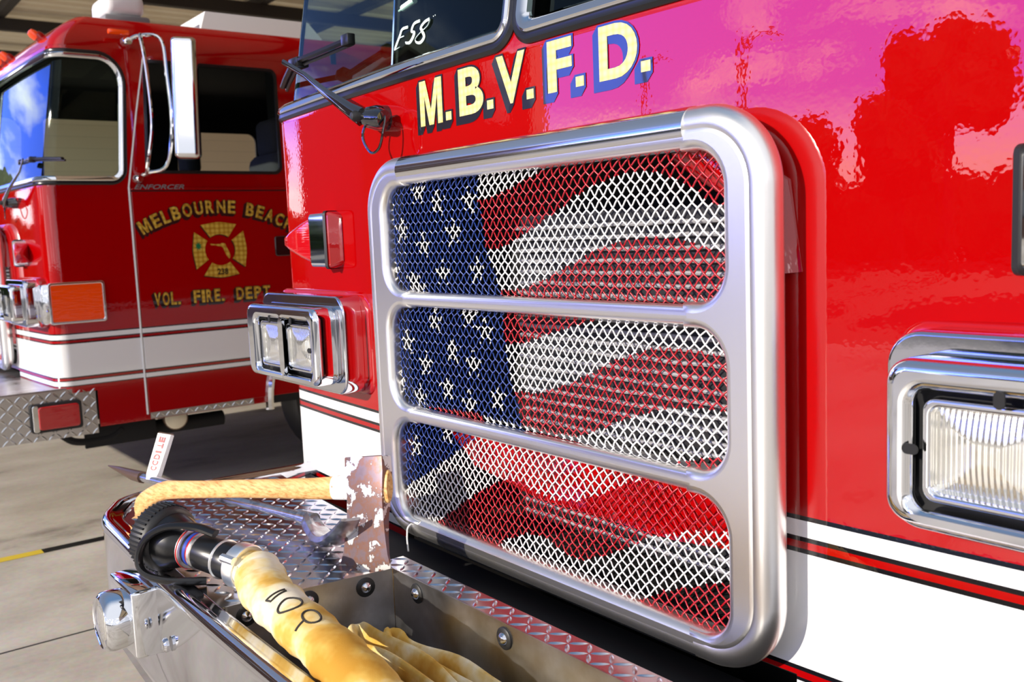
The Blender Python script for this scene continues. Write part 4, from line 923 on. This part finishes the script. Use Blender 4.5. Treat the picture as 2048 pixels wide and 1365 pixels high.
for i, p in enumerate(cp):
    t = i / (n - 1); wd = .018 + .016 * math.sin(min(1, t * 1.5) * PI / 2) - .012 * max(0, t - .7) / .3; th = .019 * (1 - t) + .004
    d = (cp[min(n - 1, i + 1)] - cp[max(0, i - 1)]).normalized(); sd = Vector((.12, -.95, .28)).normalized(); sd = (sd - d * sd.dot(d)).normalized(); up = sd.cross(d)
    loops.append([(p + sd * (wd * a) + up * (th * b))[:] for a, b in ((-1, -.5), (-.6, -1), (.6, -1), (1, -.5), (1, .5), (.6, .8), (0, .5), (-.6, .8), (-1, .5))])
V, F = loft(loops, True); F.append(tuple(range(9))[::-1]); mb.add(V, F); mb.obj('claw', M['forged'], hb, True, 45)
pk = [j0, j0 - dd * .05, j0 - dd * .12 + Vector((-.02, 0, .004)), j0 - dd * .185 + Vector((-.03, 0, .006))]
mb = MB(); mb.add(*tube([p + ho for p in pk], [.019, .017, .010, .002], 8)); mb.obj('pick', M['rusty'], hb, True, 60)
a0 = j0 + Vector((.055, .015, .008)); au = Vector((-.012, .050, .118)); aw = Vector((.80, .55, -.10)).normalized(); an = aw.cross(au).normalized()
def AD(u, v, n): return (a0 + aw * u + au * v + an * n + ho)[:]
loops = [[AD(x * w, v, y * t) for x, y in ((-1, -1), (1, -1), (1, 1), (-1, 1))] for v, w, t in ((-.08, .014, .012), (.06, .019, .011), (.12, .020, .010), (1.0, .0225, .0085), (1.01, .022, .006))]
V, F = loft(loops, True); F.append((3, 2, 1, 0)); adz = mk('adze', V, F, M['white'], hb, False, label='white painted adze blade with worn red lettering')
mb = MB(); mb.add(*loft([[AD(x * .0222, 1.008, y * .008) for x, y in ((-1, -1), (1, -1), (1, 1), (-1, 1))], [AD(x * .0215, 1.035, y * .0065) for x, y in ((-1, -1), (1, -1), (1, 1), (-1, 1))]], True)); mb.obj('adze_edge', M['rusty'], adz, False)
mb = MB(); nside = 1 if an.y < 0 else -1
for ch, v0, v1 in (('E', .80, .93), ('T', .66, .78), ('I', .55, .60), ('D', .40, .52), ('C', .26, .37), ('C', .14, .24)):
    V, F = fit(text2d(ch, .03), 0, 1, 0, 1)
    mb.add([AD(-.011 + .020 * (w_ if nside > 0 else w_), v0 + (v1 - v0) * u, nside * .0108 + nside * (.0 if True else 0)) for u, w_ in V], F)
mb.obj('adze_marking', M['redmark'], adz, False)
# --- hose with nozzle
fh = thing('fire_hose', 'yellow-stained canvas fire hose with a black nozzle, running over the edge of the bumper well', 'fire hose', (-.55, -.545, ZD))
fo = -Vector(fh.location)
A0 = Vector((-.340, -.546, .914)) + fo; A1 = Vector((-.606, -.636, .940)) + fo; TK = .73; ad = (A1 - A0).normalized()
def NZ(t0, prof, name, mat, par, n=36, cap=True): mb = MB(); mb.add(*lathe(A0 + ad * t0 * TK, ad, [(t * TK, r) for t, r in prof], n, cap)); return mb.obj(name, mat, par, True, 35)
nzl = NZ(.045, [(0, .036), (.01, .0395), (.055, .0395), (.058, .037), (.062, .0385), (.150, .0385), (.154, .034), (.19, .034)], 'nozzle', M['black'], fh)
NZ(.0, [(0, .046), (.004, .048), (.040, .048), (.045, .044), (.050, .042)], 'coupling', M['castalu'], nzl)
for a in (.6, 2.7, 4.8):
    m = frame(A0 + ad * .022 * TK, ad); c = m @ Vector((0, .048 * math.cos(a), .048 * math.sin(a))); mb = MB(); mb.add(*tube([c - ad * .018, c + ad * .018], .009, 8)); mb.obj('coupling_lug', M['castalu'], nzl)
NZ(.098, [(0, .0395), (.003, .0425), (.006, .0425), (.009, .0395)], 'retaining_ring', M['castalu'], nzl)
NZ(.190, [(0, .034), (.004, .0415), (.014, .0415), (.017, .036)], 'bright_ring', M['castalu'], nzl)
NZ(.207, [(0, .038), (.028, .038)], 'flow_ring', M['black'], nzl)
NZ(.2075, [(0, .0378), (.002, .0386), (.006, .0386), (.008, .0378)], 'red_line', M['redlens'], nzl)
NZ(.216, [(0, .0379), (.0005, .0384), (.012, .0384), (.0125, .0379)], 'blue_band', M['blue'], nzl)
NZ(.236, [(0, .036), (.003, .0445), (.006, .0455), (.012, .0455), (.016, .043)], 'knurled_ring', M['castalu'], nzl)
NZ(.2405, [(0, .0455), (.001, .0464), (.004, .0464), (.005, .0455)], 'pink_stripe', M['redmark'], nzl)
m = frame(A0 + ad * .221 * TK, ad); mb = MB()
for a0_, s_ in ((1.15, '150'), (2.0, '125'), (.35, '95')):
    V, F = fit(text2d(s_, .02), 0, .030, -.006, .006); mb.add([(m @ Vector((w_, .0389 * math.cos(a0_ + PI * .5 + u / .0389), .0389 * math.sin(a0_ + PI * .5 + u / .0389))))[:] for u, w_ in V], F)
mb.obj('flow_numbers', M['white'], nzl, False)
NZ(.255, [(0, .036), (.012, .045), (.030, .052), (.055, .058), (.085, .062)], 'stream_shaper', M['black'], nzl)
bp = NZ(.335, [(0, .058), (.006, .068), (.016, .0725), (.060, .0745), (.076, .072), (.080, .066), (.080, .056), (.050, .040), (.048, .002)], 'nozzle_bumper', M['rubber'], nzl, 44)
m = frame(A0 + ad * .35 * TK, ad); mb = MB()
for q in range(44): a = 2 * PI * q / 44; c = m @ Vector((.025, .0742 * math.cos(a), .0742 * math.sin(a))); mb.add(*tube([c - ad * .018, c + ad * .018], .0024, 5))
mb.obj('grip_rib', M['rubber'], nzl)
ub = [(-.430, -.578, .974), (-.468, -.606, .986), (-.510, -.650, .988), (-.540, -.684, .968), (-.552, -.702, .935), (-.547, -.706, .905), (-.524, -.698, .888), (-.485, -.672, .880), (-.460, -.636, .876), (-.444, -.600, .872)]
pts = bez([Vector(p) + fo for p in ub], 6); mb = MB(); mb.add(*tube(pts, .0105, 10, flat=(.8, 1.25))); bl = mb.obj('bail_handle', M['black'], nzl)
mb = MB()
for p, q in ((ub[0], (.0, 0, -1)), (ub[-1], (0, 0, 1))): mb.add(*lathe(Vector(p) + fo - Vector(q) * .018, q, [(0, .018), (.004, .021), (.03, .021), (.04, .017)], 18))
mb.obj('bail_pivot', M['black'], nzl)
# jacket
hpth = bez([A0 + ad * .012, A0 - ad * .03, Vector((-.23, -.560, .905)) + fo, Vector((-.11, -.570, .897)) + fo, Vector((.08, -.572, .882)) + fo, Vector((.21, -.566, .855)) + fo, Vector((.40, -.545, .80)) + fo, Vector((.60, -.50, .74)) + fo, Vector((.80, -.45, .70)) + fo], 10)
rr_ = []
for i, p in enumerate(hpth):
    t = i / 10; rr_.append(.0405 + min(1, t / 1.6) * .007 + .0022 * math.sin(t * 9.5) + .0012 * math.sin(t * 23))
mb = MB(); mb.add(*tube(hpth, rr_, 40, flat=(.86, 1.06))); jk = mb.obj('hose_jacket', M['hose'], fh, True, 180)
def on_hose(x, phi, lift=.0006):
    """point on the jacket: x along the hose, phi from the top towards the front"""
    X = x + fo.x; i = min(range(len(hpth) - 1), key=lambda q: abs((hpth[q].x + hpth[q + 1].x) / 2 - X)); a, b = hpth[i], hpth[i + 1]; t = (X - a.x) / (b.x - a.x); c = a.lerp(b, t); r = rr_[i] * (1 - t) + rr_[i + 1] * t
    return Vector((c.x, c.y - math.sin(phi) * r * 1.06, c.z + math.cos(phi) * r * .86)) + Vector((0, -math.sin(phi), math.cos(phi))) * lift
def ink(name, strokes, lab):
    mb = MB()
    for pts in strokes:
        P = [on_hose(x, p) for x, p in pts]; Q = [on_hose(x, p, .0003) for x, p in pts]
        V, F = tube(P, .0023, 6); mb.add(V, F)
    return mb.obj(name, M['ink'], jk, label=lab)
ink('hose_digit', [[(-.112, .05 + t) for t in np.linspace(-.1, .72, 10)] + [(-.098 - .008 * t, .67 - t * .8) for t in np.linspace(0, .9, 10)]], 'digit 1 inked on the hose')
ink('hose_digit', [[(-.052 + .025 * math.cos(a) * (1 - .25 * math.sin(a)), .32 + .46 * math.sin(a)) for a in np.linspace(0, 2 * PI, 26)]], 'digit 0 inked on the hose')
ink('hose_digit', [[(.020 + .021 * math.cos(a), .10 + .30 * math.sin(a)) for a in np.linspace(PI / 2, 2.5 * PI, 22)] + [(.020 + .004 * t, .40 + .5 * t) for t in np.linspace(0, 1, 10)]], 'digit 9 inked on the hose')
mb = MB()
for k_, (y0, y1, xe, zt) in enumerate(((-.318, -.348, -.145, .785), (-.372, -.402, -.185, .795), (-.426, -.454, -.120, .780), (-.476, -.502, -.150, .770))):
    P = [Vector((.88, y0 - .02, zt - .05))]
    for x in np.linspace(.70, xe + .05, 9): P.append(Vector((x, y0 + .006 * math.sin(x * 14 + k_), zt - .046 + .010 * math.sin(x * 9 + 2 * k_))))
    P += [Vector((xe + .01, y0 - .004, zt - .044)), Vector((xe, (y0 + y1) / 2, zt - .045)), Vector((xe + .01, y1 + .004, zt - .046))]
    for x in np.linspace(xe + .05, .70, 9): P.append(Vector((x, y1 + .005 * math.sin(x * 12 + k_), zt - .050 + .008 * math.sin(x * 10 + k_))))
    pp = bez([p + fo for p in P], 4); mb.add(*tube(pp, [.046 + .003 * math.sin(i * .7) for i in range(len(pp))], 16, flat=(1.0, .30)))
mb.obj('folded_hose', M['hose'], fh, True, 70)

# ================================================================== across the apron: trees and street lamps (seen mirrored in the red paint)
from mathutils import noise
def tree(name, label, x, y, h, w, seed, trunk_h=None, cat='tree'):
    rnd = random.Random(seed); t = thing(name, label, cat, (x, y, 0), 'trees across the apron')
    th = trunk_h if trunk_h else h * .35
    mb = MB(); mb.add(*tube([(0, 0, 0), (rnd.uniform(-.1, .1), 0, th * .5), (rnd.uniform(-.15, .15), rnd.uniform(-.1, .1), th), (0, 0, min(h * .8, th * 1.4))], [.22, .17, .14, .06], 9)); mb.obj('trunk', M['bark'], t)
    mb = MB()
    for q in range(16):
        a = rnd.uniform(0, 2 * PI); rr = w * .5 * math.sqrt(rnd.random()) * .8; zc = th + (h - th) * rnd.uniform(.15, .82); k = 1 - .5 * abs((zc - th) / (h - th) - .45)
        c = Vector((rr * k * math.cos(a), rr * k * math.sin(a), zc)); r = min(w * .24, (h - zc) * .95, (h - th) * .4) * rnd.uniform(.8, 1.1) + .1
        bm = bmesh.new(); bmesh.ops.create_icosphere(bm, subdivisions=3, radius=1.0); V = []
        for v in bm.verts:
            d = v.co.normalized(); n_ = noise.noise(d * 2.2 + c) * .35 + noise.noise(d * 6 + c * 2) * .28; V.append((c + d * r * (1 + n_))[:])
        bm.verts.index_update(); mb.add(V, [tuple(v.index for v in f.verts) for f in bm.faces]); bm.free()
    mb.obj('crown', M['leaf'], t, False); return t
TR = [(-34, 0, 5.5, 5), (-35, -6.5, 6.3, 5), (-33, -13, 5.4, 5), (-30.5, -19, 5.8, 5), (-27, -24, 4.9, 4.6), (-22, -26.5, 4.4, 4.4), (-17.5, -29, 5.2, 4.2), (-13.3, -30.5, 6.0, 3.6)]
WORDS = ['leafy tree mirrored in the red corner beside the left headlight pod', 'leafy tree mirrored left of the wiper pivot on the red cab', 'leafy tree mirrored in the chrome left side of the grille frame', 'low tree mirrored just above the grille frame on the red cab', 'rounded tree mirrored at the top right corner of the grille frame', 'low rounded tree mirrored right of the grille frame corner', 'middle tree mirrored on the red panel above the right headlight', 'bushy tree mirrored left of the tallest crown on the red panel']
for i, (x, y, h, w) in enumerate(TR): tree('tree', WORDS[i], x, y, h, w, 11 + i)
tree('tree', 'tallest tree mirrored at the top right of the red panel', -8.8, -24.0, 6.5, 3.2, 41, 3.9)
tree('tree', 'tree mirrored at the right edge of the picture in the red panel', -4.6, -26, 5.2, 3.4, 52, 3.2)
def hedge(pts, h):
    mb = MB(); rnd = random.Random(5)
    for q in range(90):
        t = q / 89 * (len(pts) - 1); i = min(int(t), len(pts) - 2); c = Vector(pts[i]).lerp(Vector(pts[i + 1]), t - i); c = Vector((c.x, c.y, h * rnd.uniform(.35, .55)))
        bm = bmesh.new(); bmesh.ops.create_icosphere(bm, subdivisions=3, radius=1.0); V = []
        for v in bm.verts:
            d = v.co.normalized(); n_ = noise.noise(d * 2.2 + c) * .3 + noise.noise(d * 6 + c * 2) * .25; p = c + Vector((d.x * .9, d.y * .8, d.z * h * .55)) * (1 + n_); V.append((p.x, p.y, max(0, p.z)))
        bm.verts.index_update(); mb.add(V, [tuple(v.index for v in f.verts) for f in bm.faces]); bm.free()
    o = mb.obj('hedge', M['leaf'], None, False); o['label'] = 'long dark green hedge along the far side of the apron, mirrored low in the red cab'; o['category'] = 'hedge'; o['kind'] = 'stuff'
hedge([(-38, 2, 0), (-38.5, -10, 0), (-35, -22, 0), (-28, -29, 0), (-20, -33, 0), (-12, -35, 0), (-5.5, -34.5, 0)], 3.0)
def street_lamp(x, y, h, label, two):
    t = thing('street_lamp', label, 'street lamp', (x, y, 0), 'street lamps across the apron')
    mb = MB(); mb.add(*tube([(0, 0, 0), (0, 0, .3), (0, 0, h)], [.11, .07, .055], 10)); mb.obj('pole', M['grey'], t)
    mb = MB(); mb.add(*tube(bez([(0, 0, h - .25), (.25, -.1, h - .05), (.55, -.2, h - .02), (.8, -.3, h - .1)], 4), .03, 8)); mb.obj('arm', M['grey'], t)
    mb = MB(); mb.add(*lathe((.8, -.3, h - .02), (0, 0, -1), [(0, .05), (.05, .2), (.18, .22), (.25, .1)], 16)); mb.obj('lamp_head', M['grey'], t)
    if two: mb = MB(); mb.add(*lathe((0, 0, h - .02), (0, 0, 1), [(0, .08), (.10, .17), (.24, .18), (.34, .1), (.36, .01)], 16)); mb.obj('globe', M['lampglass'], t)
    else: mb = MB(); mb.add(*lathe((0, 0, h - .5), (0, 0, 1), [(0, .08), (.15, .28), (.5, .34), (.8, .2), (.85, .02)], 16)); mb.obj('globe', M['grey'], t)
bd = thing('building', 'tall dark brown building mirrored behind the left gold letters on the red cab', 'building', (-20.5, -11, 0))
mb = MB(); mb.add(*box(-3.6, 3.6, -3.2, 4.0, 0, 8.5)); mb.obj('brick_walls', M['brick'], bd, False)
mb = MB(); mb.add(*box(-3.8, 3.8, -3.4, 4.2, 8.5, 8.8)); mb.obj('roof_parapet', M['beige'], bd, False)
mb = MB(); mb.add(*box(3.6, 3.75, -3.2, -2.6, 0, 8.5)); mb.obj('corner_pilaster', M['beige'], bd, False)
for yy in (-1.2, .8, 2.8):
    for zz in (1.2, 4.2): mb = MB(); mb.add(*box(3.58, 3.63, yy - .5, yy + .5, zz, zz + 1.6, .01)); mb.obj('window', M['gloss'], bd, False)
street_lamp(-8.7, -13.1, 4.9, 'street lamp with glowing yellow globe mirrored above the top right grille corner', True)
street_lamp(-15.8, -17.8, 6.0, 'dark street lamp mirrored behind the last gold letter on the red cab', False)
